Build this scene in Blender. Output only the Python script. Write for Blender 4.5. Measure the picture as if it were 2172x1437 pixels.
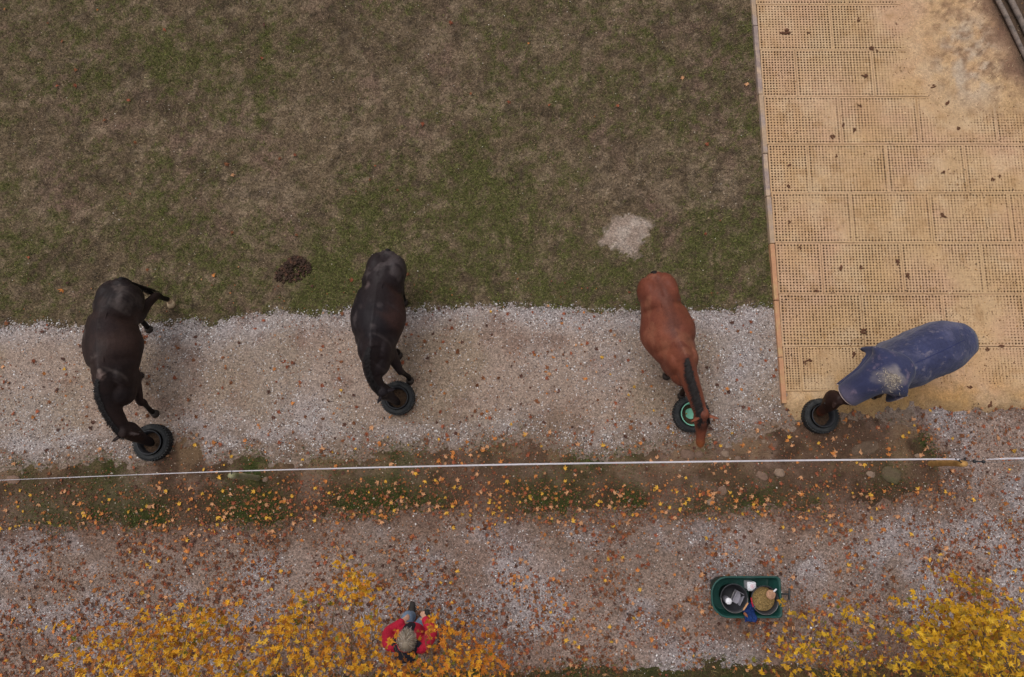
import bpy, bmesh, math, random
import numpy as np
from mathutils import Vector, Matrix
R = math.radians
for o in list(bpy.data.objects): bpy.data.objects.remove(o, do_unlink=True)
scene = bpy.context.scene
COL = scene.collection
random.seed(7); rng = np.random.default_rng(11)

# ------------------------------------------------------------------ camera, sky, sun, exposure
CAM_H, TILT, FPX, CX, CY = 10.8, R(9.0), 1448.0, 1086.0, 718.5
cam = bpy.data.cameras.new('camera'); cam.sensor_width = 36.0; cam.lens = FPX / 2172 * 36
cam.clip_start = 0.05; cam.clip_end = 2000
cam_ob = bpy.data.objects.new('camera', cam); COL.objects.link(cam_ob)
cam_ob.location = (0, 0, CAM_H); cam_ob.rotation_euler = (TILT, 0, 0)
scene.camera = cam_ob
SUN_EL, SUN_ROT = R(66), R(-40)
world = bpy.data.worlds.new('World'); scene.world = world; world.use_nodes = True
wn = world.node_tree.nodes; wl = world.node_tree.links
bg = wn['Background']
sky = wn.new('ShaderNodeTexSky'); sky.sky_type = 'NISHITA'; sky.sun_disc = False
sky.sun_elevation = SUN_EL; sky.sun_rotation = SUN_ROT
sky.air_density = 1.0; sky.dust_density = 6.0; sky.ozone_density = 1.0
hs = wn.new('ShaderNodeHueSaturation'); hs.inputs['Saturation'].default_value = 0.12   # overcast: grey cloud light
wl.new(sky.outputs[0], hs.inputs['Color']); wl.new(hs.outputs[0], bg.inputs['Color'])
bg.inputs['Strength'].default_value = 0.12
sun = bpy.data.lights.new('sun', 'SUN'); sun.energy = 0.6; sun.angle = R(50); sun.color = (1.0, 0.95, 0.90)
sun_ob = bpy.data.objects.new('sun', sun); COL.objects.link(sun_ob)
sd = Vector((math.sin(SUN_ROT) * math.cos(SUN_EL), math.cos(SUN_ROT) * math.cos(SUN_EL), math.sin(SUN_EL)))
sun_ob.rotation_euler = sd.to_track_quat('Z', 'Y').to_euler()
scene.view_settings.view_transform = 'Standard'; scene.view_settings.look = 'None'
scene.view_settings.gamma = 1.0; scene.view_settings.exposure = 0.0
scene.view_settings.use_curve_mapping = False

# ------------------------------------------------------------------ helpers
def P(px, py, h=0.0):
    """point of the place at height h seen in the photograph at (px, py)"""
    u = (px - CX) / FPX; v = (CY - py) / FPX
    dy = math.sin(TILT) + v * math.cos(TILT); dz = -math.cos(TILT) + v * math.sin(TILT)
    s = (h - CAM_H) / dz
    return np.array([u * s, dy * s, h])
def PX(x, y, z=0.0):
    """inverse, vectorised"""
    zc = CAM_H - z
    depth = y * math.sin(TILT) + zc * math.cos(TILT)
    up = y * math.cos(TILT) - zc * math.sin(TILT)
    return CX + FPX * x / depth, CY - FPX * up / depth
def lin(c):
    c = np.asarray(c, float) / 255.0
    return np.where(c <= 0.04045, c / 12.92, ((c + 0.055) / 1.055) ** 2.4)
def L4(*c): return tuple(float(v) for v in lin(c)) + (1.0,)
def _hash(ix, iy, seed):
    n = (ix.astype(np.int64) * 374761393 + iy.astype(np.int64) * 668265263 + seed * 974634777) & 0x7fffffff
    n = ((n ^ (n >> 13)) * 1274126177) & 0x7fffffff
    return ((n ^ (n >> 16)) & 0xffff) / 65535.0
def vnoise(x, y, seed=0):
    x = np.asarray(x, float); y = np.asarray(y, float)
    ix = np.floor(x); iy = np.floor(y); fx = x - ix; fy = y - iy
    fx = fx * fx * (3 - 2 * fx); fy = fy * fy * (3 - 2 * fy)
    a = _hash(ix, iy, seed); b = _hash(ix + 1, iy, seed); c = _hash(ix, iy + 1, seed); d = _hash(ix + 1, iy + 1, seed)
    return a + (b - a) * fx + (c - a) * fy + (a - b - c + d) * fx * fy
def fbm(x, y, seed=0, octs=4):
    s = 0; a = 0.5; t = 0
    for k in range(octs):
        s = s + a * vnoise(x * 2 ** k + 17.3 * k, y * 2 ** k - 9.1 * k, seed + k); t += a; a *= 0.55
    return s / t
def smooth(a, b, x):
    t = np.clip((x - a) / (b - a), 0, 1); return t * t * (3 - 2 * t)

def link(o, parent=None):
    COL.objects.link(o)
    if parent is not None: o.parent = parent
    return o
def tag(o, label, cat, group=None):
    o['label'] = label; o['category'] = cat
    if group: o['group'] = group
    return o
def kind(o, k): o['kind'] = k; return o
def empty(name, loc=(0, 0, 0), rz=0):
    o = bpy.data.objects.new(name, None); COL.objects.link(o); o.location = loc; o.rotation_euler = (0, 0, rz)
    o.empty_display_size = 0.1
    return o
def fastmesh(name, V, F, col=None, sm=False, matidx=None):
    """V (n,3); F: list of (m,k) index arrays; col (n,3) point colours"""
    me = bpy.data.meshes.new(name)
    V = np.asarray(V, np.float32)
    F = [np.asarray(f, np.int32) for f in F if len(f)]
    nl = sum(f.size for f in F); nf = sum(len(f) for f in F)
    me.vertices.add(len(V)); me.vertices.foreach_set('co', V.ravel())
    me.loops.add(nl); me.polygons.add(nf)
    me.loops.foreach_set('vertex_index', np.concatenate([f.ravel() for f in F]))
    st = []; p = 0
    for f in F:
        st.append(p + np.arange(len(f), dtype=np.int32) * f.shape[1]); p += f.size
    me.polygons.foreach_set('loop_start', np.concatenate(st).astype(np.int32))
    if matidx is not None: me.polygons.foreach_set('material_index', np.asarray(matidx, np.int32))
    me.polygons.foreach_set('use_smooth', np.full(nf, sm))
    me.update(calc_edges=True)
    if col is not None:
        a = me.color_attributes.new('Col', 'FLOAT_COLOR', 'POINT')
        c = np.ones((len(V), 4), np.float32); c[:, :3] = col
        a.data.foreach_set('color', c.ravel())
    return me
def obj(name, me, mat=None, parent=None):
    o = bpy.data.objects.new(name, me)
    if mat is not None and len(me.materials) == 0:
        for m in (mat if isinstance(mat, (list, tuple)) else [mat]): me.materials.append(m)
    return link(o, parent)

# ---- small mesh collector (lofts, boxes) -------------------------------------------------------
def frames(C, ref):
    T = np.gradient(C, axis=0); T /= np.linalg.norm(T, axis=1)[:, None] + 1e-9
    ref = np.asarray(ref, float)
    if ref.ndim == 1: ref = np.repeat(ref[None], len(C), 0)
    S = np.cross(T, ref); S /= np.linalg.norm(S, axis=1)[:, None] + 1e-9
    U = np.cross(S, T)
    return T, S, U
class MB:
    def __init__(s): s.v = []; s.f = []; s.n = 0; s.mi = []
    def add(s, V, F, mi=0):
        s.v.append(np.asarray(V, float)); s.f += [[i + s.n for i in f] for f in F]; s.mi += [mi] * len(F); s.n += len(V)
    def loft(s, C, hw, hh, ref=(0, 0, 1), n=16, pear=0.0, ridge=0.0, mi=0, cap=True, round_cap=True):
        C = np.asarray(C, float); hw = np.broadcast_to(np.asarray(hw, float), len(C)).copy(); hh = np.broadcast_to(np.asarray(hh, float), len(C)).copy()
        if round_cap and cap:
            T, _, _ = frames(C, ref)
            def ends(k, sg):
                out = []
                for q in (0.5, 0.85):
                    r = min(hw[k], hh[k])
                    out.append((C[k] + sg * T[k] * r * 0.8 * q, hw[k] * math.sqrt(1 - q * q), hh[k] * math.sqrt(1 - q * q)))
                return out
            a = ends(0, -1)[::-1]; b = ends(-1, 1)
            C = np.vstack([[e[0] for e in a], C, [e[0] for e in b]])
            hw = np.concatenate([[e[1] for e in a], hw, [e[1] for e in b]]); hh = np.concatenate([[e[2] for e in a], hh, [e[2] for e in b]])
            if np.ndim(ref) == 2: ref = np.vstack([ref[:1], ref[:1], ref, ref[-1:], ref[-1:]])
            if np.ndim(pear) == 1: pear = np.concatenate([[pear[0]] * 2, pear, [pear[-1]] * 2])
            if np.ndim(ridge) == 1: ridge = np.concatenate([[ridge[0]] * 2, ridge, [ridge[-1]] * 2])
        T, S, U = frames(C, ref)
        a = np.arange(n) / n * 2 * math.pi
        pr = np.broadcast_to(pear, len(C)); rd = np.broadcast_to(ridge, len(C))
        V = []
        for i in range(len(C)):
            ca, sa = np.cos(a), np.sin(a)
            x = hw[i] * ca * (1 - pr[i] * sa) * (1 - rd[i] * np.clip(sa, 0, 1) ** 2)
            z = hh[i] * sa
            V.append(C[i] + x[:, None] * S[i] + z[:, None] * U[i])
        V = np.vstack(V); F = []
        for i in range(len(C) - 1):
            for j in range(n):
                k = (j + 1) % n
                F.append([i * n + j, i * n + k, (i + 1) * n + k, (i + 1) * n + j])
        if cap:
            F.append(list(range(n))[::-1]); F.append([(len(C) - 1) * n + j for j in range(n)])
        s.add(V, [f[::-1] for f in F], mi); return s
    def ell(s, c, r, axes=None, n=14, m=9, mi=0):
        c = np.asarray(c, float); A = np.eye(3) if axes is None else np.asarray(axes, float)
        V = [c + A[2] * r[2]]
        for i in range(1, m):
            t = math.pi * i / m
            for j in range(n):
                p = 2 * math.pi * j / n
                V.append(c + A[0] * r[0] * math.sin(t) * math.cos(p) + A[1] * r[1] * math.sin(t) * math.sin(p) + A[2] * r[2] * math.cos(t))
        V.append(c - A[2] * r[2]); F = []
        for j in range(n): F.append([0, 1 + j, 1 + (j + 1) % n])
        for i in range(m - 2):
            for j in range(n):
                k = (j + 1) % n; a = 1 + i * n
                F.append([a + j, a + n + j, a + n + k, a + k])
        e = len(V) - 1; a = 1 + (m - 2) * n
        for j in range(n): F.append([a + j, e, a + (j + 1) % n])
        if np.linalg.det(A) < 0: F = [f[::-1] for f in F]
        s.add(np.array(V), F, mi); return s
    def box(s, c, d, axes=None, mi=0):
        A = np.eye(3) if axes is None else np.asarray(axes, float); c = np.asarray(c, float)
        V = [c + A[0] * d[0] / 2 * i + A[1] * d[1] / 2 * j + A[2] * d[2] / 2 * k for k in (-1, 1) for j in (-1, 1) for i in (-1, 1)]
        s.add(V, [[0, 2, 3, 1], [4, 5, 7, 6], [0, 1, 5, 4], [2, 6, 7, 3], [0, 4, 6, 2], [1, 3, 7, 5]], mi); return s
    def lathe(s, c, prof, n=40, mi=0, close=False):
        """prof: list of (r, z); closed ring when close"""
        c = np.asarray(c, float); V = []; F = []
        a = np.arange(n) / n * 2 * math.pi
        for r, z in prof: V.append(np.stack([c[0] + r * np.cos(a), c[1] + r * np.sin(a), np.full(n, c[2] + z)], 1))
        m = len(prof); V = np.vstack(V)
        for i in range(m if close else m - 1):
            q = (i + 1) % m
            for j in range(n):
                k = (j + 1) % n
                F.append([i * n + j, i * n + k, q * n + k, q * n + j])
        if not close:
            if prof[0][0] > 1e-4: F.append(list(range(n))[::-1])
            if prof[-1][0] > 1e-4: F.append([(m - 1) * n + j for j in range(n)])
        s.add(V, F, mi); return s
    def mesh(s, name, sm=True):
        me = bpy.data.meshes.new(name); me.from_pydata(np.vstack(s.v).tolist(), [], s.f)
        me.polygons.foreach_set('use_smooth', [sm] * len(s.f)); me.polygons.foreach_set('material_index', s.mi)
        me.update(); return me
    def build(s, name, mat, parent=None, sm=True, bevel=0):
        me = s.mesh(name, sm)
        if bevel:
            bm = bmesh.new(); bm.from_mesh(me)
            bmesh.ops.recalc_face_normals(bm, faces=bm.faces[:])
            ed = [e for e in bm.edges if len(e.link_faces) == 2 and e.calc_face_angle(0) > 0.6]
            bmesh.ops.bevel(bm, geom=ed, offset=bevel, segments=2, affect='EDGES', profile=0.6)
            bm.to_mesh(me); bm.free()
            me.polygons.foreach_set('use_smooth', [sm] * len(me.polygons))
        return obj(name, me, mat, parent)
def curve(pts, n, vals=None):
    """Catmull-Rom through pts (k,d) -> (n,d)"""
    p = np.asarray(pts, float); k = len(p)
    q = np.vstack([2 * p[0] - p[1], p, 2 * p[-1] - p[-2]])
    t = np.linspace(0, k - 1, n); i = np.minimum(t.astype(int), k - 2); f = (t - i)[:, None]
    a, b, c, d = q[i], q[i + 1], q[i + 2], q[i + 3]
    return 0.5 * (2 * b + (c - a) * f + (2 * a - 5 * b + 4 * c - d) * f ** 2 + (3 * b - a - 3 * c + d) * f ** 3)
def remesh(mb, name, voxel, iters=6):
    me = mb.mesh('tmp'); o = bpy.data.objects.new('tmp', me); COL.objects.link(o)
    m = o.modifiers.new('r', 'REMESH'); m.mode = 'VOXEL'; m.voxel_size = voxel
    s = o.modifiers.new('s', 'SMOOTH'); s.factor = 0.5; s.iterations = iters
    dg = bpy.context.evaluated_depsgraph_get()
    out = bpy.data.meshes.new_from_object(o.evaluated_get(dg)); out.name = name
    bpy.data.objects.remove(o, do_unlink=True); bpy.data.meshes.remove(me)
    out.materials.clear()
    out.polygons.foreach_set('use_smooth', [True] * len(out.polygons)); out.update()
    return out
def mverts(me):
    a = np.empty(len(me.vertices) * 3, np.float32); me.vertices.foreach_get('co', a); return a.reshape(-1, 3).astype(float)
def setcol(me, c):
    a = me.color_attributes.new('Col', 'FLOAT_COLOR', 'POINT'); q = np.ones((len(me.vertices), 4), np.float32); q[:, :3] = c
    a.data.foreach_set('color', q.ravel())

# ---- materials ---------------------------------------------------------------------------------
def material(name, color=None, rough=0.85, noises=(), bump=(), spec=0.25, attr=False, sheen=0.0, voro=None, transl=0.0, tints=(), metal=0.0):
    """noises: (scale, amount) multiply brightness; tints: (scale, lo, hi, colour); bump: (scale, strength, distance)"""
    m = bpy.data.materials.new(name); m.use_nodes = True
    nt = m.node_tree; N = nt.nodes; K = nt.links
    b = N['Principled BSDF']; b.inputs['Roughness'].default_value = rough; b.inputs['Specular IOR Level'].default_value = spec
    b.inputs['Metallic'].default_value = metal
    if sheen: b.inputs['Sheen Weight'].default_value = sheen; b.inputs['Sheen Roughness'].default_value = 0.5
    tc = N.new('ShaderNodeTexCoord')
    if attr:
        a = N.new('ShaderNodeAttribute'); a.attribute_name = 'Col'; cur = a.outputs['Color']
    else:
        c = N.new('ShaderNodeRGB'); c.outputs[0].default_value = color; cur = c.outputs[0]
    def noise(sc, detail=3.0, rough_=0.6):
        n = N.new('ShaderNodeTexNoise'); n.inputs['Scale'].default_value = sc; n.inputs['Detail'].default_value = detail
        n.inputs['Roughness'].default_value = rough_
        K.new(tc.outputs['Object'], n.inputs['Vector']); return n
    for (sc, lo, hi, cc) in tints:
        n = noise(sc); mr = N.new('ShaderNodeMapRange'); mr.inputs[1].default_value = lo; mr.inputs[2].default_value = hi
        K.new(n.outputs['Fac'], mr.inputs[0])
        mx = N.new('ShaderNodeMix'); mx.data_type = 'RGBA'; K.new(mr.outputs[0], mx.inputs[0]); K.new(cur, mx.inputs[6]); mx.inputs[7].default_value = cc
        cur = mx.outputs[2]
    def mult(cur, val):
        v = N.new('ShaderNodeVectorMath'); v.operation = 'SCALE'; K.new(cur, v.inputs[0]); K.new(val, v.inputs['Scale']); return v.outputs[0]
    for (sc, am) in noises:
        n = noise(sc); mr = N.new('ShaderNodeMapRange'); mr.clamp = False
        mr.inputs[1].default_value = 0.3; mr.inputs[2].default_value = 0.7; mr.inputs[3].default_value = 1 - am; mr.inputs[4].default_value = 1 + am
        K.new(n.outputs['Fac'], mr.inputs[0]); cur = mult(cur, mr.outputs[0])
    if voro:
        sc, am = voro
        v = N.new('ShaderNodeTexVoronoi'); v.inputs['Scale'].default_value = sc; K.new(tc.outputs['Object'], v.inputs['Vector'])
        sp = N.new('ShaderNodeSeparateColor'); K.new(v.outputs['Color'], sp.inputs[0])
        mr = N.new('ShaderNodeMapRange'); mr.inputs[3].default_value = 1 - am; mr.inputs[4].default_value = 1 + am
        K.new(sp.outputs[0], mr.inputs[0]); cur = mult(cur, mr.outputs[0])
    K.new(cur, b.inputs['Base Color'])
    prev = None
    for (sc, st, di) in bump:
        n = noise(sc, 4.0); bp = N.new('ShaderNodeBump'); bp.inputs['Strength'].default_value = st; bp.inputs['Distance'].default_value = di
        K.new(n.outputs['Fac'], bp.inputs['Height'])
        if prev: K.new(prev, bp.inputs['Normal'])
        prev = bp.outputs[0]
    if prev: K.new(prev, b.inputs['Normal'])
    if transl:
        t = N.new('ShaderNodeBsdfTranslucent'); K.new(cur, t.inputs['Color'])
        mx = N.new('ShaderNodeMixShader'); mx.inputs[0].default_value = transl
        K.new(b.outputs[0], mx.inputs[1]); K.new(t.outputs[0], mx.inputs[2]); K.new(mx.outputs[0], N['Material Output'].inputs['Surface'])
    return m

M = {}
M['meadow'] = material('meadow_thatch', attr=True, rough=0.95, noises=((9, .14), (22, .28), (45, .42), (110, .35)), voro=(40, .30), bump=((45, .9, .03), (150, .5, .01)), spec=.1)
M['gravel'] = material('gravel', attr=True, rough=0.92, noises=((7, .06), (28, .14), (60, .24)), voro=(46, .32), bump=((60, .8, .02),), spec=.2)
M['path'] = material('path_gravel', attr=True, rough=0.92, noises=((6, .09), (28, .18), (60, .30)), voro=(45, .40), bump=((60, .8, .02),), spec=.2)
M['earth'] = material('earth', attr=True, rough=0.95, noises=((8, .14), (40, .25), (120, .25)), bump=((30, .7, .03), (110, .6, .012)), spec=.12)
M['sand'] = material('sand', attr=True, rough=0.93, noises=((5, .07), (16, .12), (40, .20), (120, .22)), bump=((40, .6, .015),), spec=.15)
M['blade'] = material('grass_blade', attr=True, rough=0.8, spec=.15)
M['pebble'] = material('pebble', attr=True, rough=0.8, spec=.25)
M['leaf'] = material('leaf_litter', attr=True, rough=0.75, noises=((60, .15),), spec=.25)

# ------------------------------------------------------------------ ground shape
def interp_px(pts):
    """boundary curve given in photograph points on the ground -> y(x)"""
    w = np.array([P(a, b)[:2] for a, b in pts]); o = np.argsort(w[:, 0]); return w[o, 0], w[o, 1]
UP = interp_px([(-400, 700), (0, 690), (90, 683), (180, 690), (330, 688), (470, 680), (560, 668), (640, 663), (745, 655), (870, 657), (960, 655), (1050, 646), (1150, 650), (1250, 660), (1350, 662), (1480, 660), (1560, 655), (1650, 650), (2600, 640)])
VU = interp_px([(-400, 990), (0, 982), (100, 978), (200, 966), (290, 972), (350, 960), (385, 925), (425, 930), (440, 968), (520, 955), (600, 968), (700, 962), (800, 952), (900, 948), (1000, 940), (1060, 930), (1110, 915), (1160, 930), (1200, 955), (1300, 952), (1400, 938), (1470, 930), (1530, 922), (1600, 915), (1670, 890), (1720, 880), (1790, 880), (1860, 870), (1920, 885), (1960, 925), (1995, 955), (2600, 960)])
VL = interp_px([(-400, 1110), (0, 1112), (60, 1125), (150, 1125), (250, 1118), (350, 1128), (450, 1122), (560, 1112), (640, 1104), (700, 1094), (800, 1090), (900, 1084), (1000, 1082), (1100, 1092), (1250, 1096), (1350, 1090), (1450, 1098), (1600, 1086), (1700, 1086), (1800, 1075), (1900, 1068), (1990, 1050), (2600, 1040)])
HB = interp_px([(-400, 1450), (0, 1440), (300, 1440), (700, 1425), (1000, 1412), (1150, 1405), (1300, 1402), (1500, 1398), (1700, 1400), (1900, 1400), (2172, 1400), (2600, 1400)])
VEND = P(2003, 1000)[0]
MATX0, MATY0 = P(1590, 0)[0], P(1590, 0)[1]
MATX1, MATY1 = P(1655, 858)[0], P(1655, 858)[1]
def mat_left(y): return MATX0 + (MATX1 - MATX0) * (y - MATY0) / (MATY1 - MATY0)
def G(x, y):
    """ground height"""
    x = np.asarray(x, float); y = np.asarray(y, float)
    z = 0.05 * (fbm(x * .5, y * .5, 3, 3) - .5) + 0.03 * (fbm(x * 4, y * 4, 9, 4) - .5)
    yv = 0.5 * (np.interp(x, *VU) + np.interp(x, *VL))
    z = z + 0.07 * np.exp(-((y - yv) / .42) ** 2) * smooth(VEND + .2, VEND - .5, x)
    return z
def ny(x, y, seed, s=2.5, a=.22): return a * (fbm(x * s, y * s, seed, 4) - .5)
def grid(x0, x1, y0, y1, d):
    nx = int((x1 - x0) / d) + 1; n2 = int((y1 - y0) / d) + 1
    X, Y = np.meshgrid(np.linspace(x0, x1, nx), np.linspace(y0, y1, n2)); return X, Y
def sheet(name, X, Y, Z, col, keep=None, mat=None):
    n2, nx = X.shape; V = np.stack([X.ravel(), Y.ravel(), Z.ravel()], 1)
    i = np.arange(nx - 1)[None] + nx * np.arange(n2 - 1)[:, None]
    F = np.stack([i, i + 1, i + nx + 1, i + nx], -1).reshape(-1, 4)
    if keep is not None:
        k = keep.ravel()[F].any(1); F = F[k]
        u, inv = np.unique(F, return_inverse=True); V = V[u]; col = col[u]; F = inv.reshape(-1, 4)
    return obj(name, fastmesh(name, V, [F], col, True), mat)
def mixc(c, c2, f): return c * (1 - f[:, None]) + lin(c2)[None] * f[:, None] if not isinstance(c2, np.ndarray) else c * (1 - f[:, None]) + c2 * f[:, None]
def blob(qx, qy, pts):
    s = np.zeros_like(qx)
    for (a, b, r, w) in pts: s = s + w * np.exp(-(((qx - a) ** 2 + (qy - b) ** 2) / r ** 2))
    return s

# far ground sheet (reaches the horizon), a little below the modelled yard
far = MB(); far.add([(-900, -900, -.12), (900, -900, -.12), (900, 900, -.12), (-900, 900, -.12)], [[0, 1, 2, 3]])
M['far'] = material('far_field', L4(88, 82, 58), 0.95, noises=((.4, .2), (6, .2), (40, .2)))
kind(far.build('ground', M['far']), 'structure')

GREENS = [(560, 150, 110, .5), (360, 130, 60, .6), (1030, 400, 80, .75), (695, 580, 60, 1.7), (800, 440, 80, .5), (1480, 480, 110, .4), (1340, 590, 90, .35), (1585, 80, 40, .8), (1590, 500, 50, .45), (1600, 250, 35, .4), (900, 620, 120, .35), (450, 640, 130, .35), (1180, 620, 160, .35), (1100, 500, 120, .3), (330, 480, 120, .15), (20, 90, 70, .3), (1500, 150, 110, .2), (760, 480, 60, .3), (560, 450, 120, .2), (200, 140, 60, .3), (1450, 580, 80, .3)]
BARES = [(520, 412, 40, .7), (600, 415, 40, .7), (110, 300, 60, .35), (1350, 400, 60, .5), (1440, 400, 35, .5), (1525, 412, 40, .8), (1420, 310, 25, .4), (1590, 345, 30, .4), (60, 420, 40, .35), (860, 100, 110, .35), (930, 260, 50, .35), (500, 270, 60, .25), (1330, 340, 120, .2), (700, 300, 100, .2), (1200, 60, 120, .25)]
def green_at(x, y):
    qx, qy = PX(x, y)
    g = fbm(x * .9, y * .9, 21, 4) * .9 + .9 * (fbm(x * 4, y * 4, 22, 3) - .5) + 1.5 * (fbm(x * 13, y * 13, 23, 3) - .5) - .37 + .62 * blob(qx, qy, GREENS) - .6 * blob(qx, qy, BARES) + .10 * smooth(150, 650, qy)
    return np.clip(g * 1.35, 0, 1)
def meadow_col(x, y):
    qx, qy = PX(x, y); n = len(x)
    c = np.repeat(lin((106, 90, 72))[None], n, 0)
    c = mixc(c, (90, 76, 60), .8 * smooth(.4, .75, fbm(x * 1.3, y * 1.3, 31, 4)))
    c = mixc(c, (118, 102, 82), .6 * smooth(.52, .75, fbm(x * 2.1, y * 2.1, 32, 4)))
    c = mixc(c, (116, 92, 82), .6 * smooth(.50, .78, fbm(x * 1.7, y * 1.7, 37, 3)))
    c = mixc(c, (74, 62, 50), .75 * smooth(.48, .72, fbm(x * 4.1, y * 4.1, 33, 5)))
    c = mixc(c, (136, 118, 98), .6 * smooth(.52, .74, fbm(x * 6.3, y * 6.3, 38, 5)))
    c = mixc(c, (64, 56, 46), .6 * smooth(.56, .74, fbm(x * 9, y * 9, 39, 4)))
    c = mixc(c, (83, 82, 48), .85 * green_at(x, y))
    c = mixc(c, (150, 130, 112), np.clip(blob(qx, qy, BARES), 0, 1) * .45 * smooth(.35, .65, fbm(x * 7, y * 7, 34, 3)))
    return c
X, Y = grid(-12.5, 12.5, -7, 10.5, .05)
x, y = X.ravel(), Y.ravel()
kind(sheet('meadow', X, Y, G(X, Y), meadow_col(x, y), None, M['meadow']), 'structure')

ZS = [600]
def zsheet(X, Y, mask, up=.014, lo=-.05, k=.10):
    ZS[0] += 7
    return G(X, Y) + np.clip(mask * k, lo, up) + .018 * (fbm(X * 9, Y * 9, ZS[0], 4) - .5) + .010 * (fbm(X * 24, Y * 24, ZS[0] + 3, 2) - .5)
def verge_mask(x, y):
    a = np.minimum(np.interp(x, *VU) - y, y - np.interp(x, *VL)) + ny(x, y, 71, 3, .3) + ny(x, y, 72, 9, .26)
    return np.minimum(a, VEND - x + ny(x, y, 73, 3, .3))
# gravel standing of the horses
def gravel_mask(x, y):
    a = np.minimum(np.interp(x, *UP) - y + ny(x, y, 41) + ny(x, y, 42, 9, .16), y - np.interp(x, *VU) + .35)
    return np.minimum(a, VEND - .30 - x + ny(x, y, 43, 2, .5))
def gravel_col(x, y):
    n = len(x)
    c = np.repeat(lin((150, 130, 117))[None], n, 0)
    c = mixc(c, (140, 121, 103), .8 * smooth(.45, .62, fbm(x * .8, y * .8, 51, 4)))
    c = mixc(c, (156, 147, 147), peb_at(x, y) * .8)
    c = mixc(c, (120, 95, 83), .6 * smooth(.52, .78, fbm(x * 3, y * 3, 53, 5)))
    c = mixc(c, (118, 98, 82), .8 * smooth(-.5, .02, verge_mask(x, y) + .9 * (fbm(x * 4, y * 4, 55, 4) - .5)))
    return c
def peb_at(x, y):
    qx, qy = PX(x, y)
    e = np.minimum(np.interp(x, *UP) - y, y - np.interp(x, *VU))
    p = 1.0 * smooth(.55, .0, e) + blob(qx, qy, [(1590, 740, 80, .8), (650, 900, 90, .7), (480, 920, 60, .6), (60, 950, 90, .5), (60, 860, 80, .3), (1540, 820, 60, .5), (420, 720, 60, .5), (560, 730, 70, .3), (1290, 760, 60, .4), (1150, 740, 50, .3), (2100, 900, 60, .3)])
    return np.clip(p * (.3 + 1.2 * fbm(x * 2.2, y * 2.2, 54, 3)), 0, 1)
X, Y = grid(-12, 12, float(VU[1].min()) - .6, float(UP[1].max()) + .5, .045)
x, y = X.ravel(), Y.ravel(); m = gravel_mask(x, y).reshape(X.shape)
kind(sheet('gravel_standing', X, Y, zsheet(X, Y, m), gravel_col(x, y), m > -.3, M['gravel']), 'structure')

# gravel path below the verge (and round its right-hand end)
def path_mask(x, y):
    a = np.minimum(np.interp(x, *VL) + .3 - y, y - np.interp(x, *HB) + .25)
    b = np.minimum(np.minimum(x - VEND + .8, np.interp(x, *VU) + .75 - y), y - np.interp(x, *VL) + .5)
    return np.maximum(a, b)
def path_col(x, y):
    qx, qy = PX(x, y); n = len(x)
    c = np.repeat(lin((139, 119, 109))[None], n, 0)
    c = mixc(c, (124, 105, 94), .8 * smooth(.42, .6, fbm(x * .8, y * .8, 61, 4)))
    c = mixc(c, (150, 141, 142), .7 * smooth(.46, .72, fbm(x * 1.6, y * 1.6, 62, 5)))
    c = mixc(c, (108, 84, 70), .75 * smooth(-.45, .02, verge_mask(x, y) + .9 * (fbm(x * 4, y * 4, 65, 4) - .5)))
    c = mixc(c, (108, 84, 73), .5 * smooth(.48, .76, fbm(x * 1.4, y * 1.4, 63, 4)))
    c = mixc(c, (104, 74, 60), .6 * smooth(.4, .75, fbm(x * 2, y * 2, 64, 4)) * smooth(1240, 1400, qy))
    return c
X, Y = grid(-12, 12, float(HB[1].min()) - .5, 1.2, .045)
x, y = X.ravel(), Y.ravel(); m = path_mask(x, y).reshape(X.shape)
kind(sheet('gravel_path', X, Y, zsheet(X, Y, m, .010), path_col(x, y), m > -.25, M['path']), 'structure')

# earth verge under the tape
VGREEN = [(540, 985, 30, 1.2), (520, 1075, 60, 1.1), (580, 1085, 45, .8), (250, 1085, 70, .9), (330, 1095, 40, .8), (100, 1100, 60, .7), (800, 1065, 60, 1.2), (870, 1075, 45, 1.0), (740, 1080, 40, .9), (940, 1060, 30, .5), (1330, 1060, 40, .9), (1130, 1050, 50, .7), (1200, 1080, 60, .7), (1240, 965, 45, .7), (1330, 960, 40, .6), (1620, 1060, 40, .7), (1570, 1065, 35, .6), (1480, 1080, 50, .5), (1985, 945, 32, 1.1), (1960, 930, 20, .6), (1720, 1070, 40, .5), (60, 990, 40, .6), (220, 985, 50, .6), (860, 965, 50, .5), (700, 965, 50, .5), (1390, 925, 20, .5), (1490, 945, 18, .5), (1880, 1010, 40, .5), (1050, 940, 50, .3)]
def vgreen_at(x, y):
    qx, qy = PX(x, y)
    return np.clip(blob(qx, qy, VGREEN) * (.35 + 1.2 * fbm(x * 5, y * 5, 74, 3)), 0, 1)
def verge_col(x, y):
    qx, qy = PX(x, y); n = len(x)
    c = np.repeat(lin((92, 71, 58))[None], n, 0)
    c = mixc(c, (112, 90, 78), smooth(.45, .65, fbm(x * 2, y * 2, 75, 4)))
    c = mixc(c, (72, 54, 42), .9 * smooth(.5, .68, fbm(x * 2.6, y * 2.6, 76, 4)))
    c = mixc(c, (58, 64, 32), .9 * vgreen_at(x, y))
    c = mixc(c, (128, 104, 80), .6 * smooth(1050, 950, qy) * smooth(.45, .65, fbm(x * 3, y * 3, 77, 3)))
    return c
X, Y = grid(-12, VEND + .5, float(VL[1].min()) - .4, float(VU[1].max()) + .4, .04)
x, y = X.ravel(), Y.ravel(); m = verge_mask(x, y).reshape(X.shape)
kind(sheet('earth_verge', X, Y, zsheet(X, Y, m, .026, -.05, .12), verge_col(x, y), m > -.3, M['earth']), 'structure')

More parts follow.
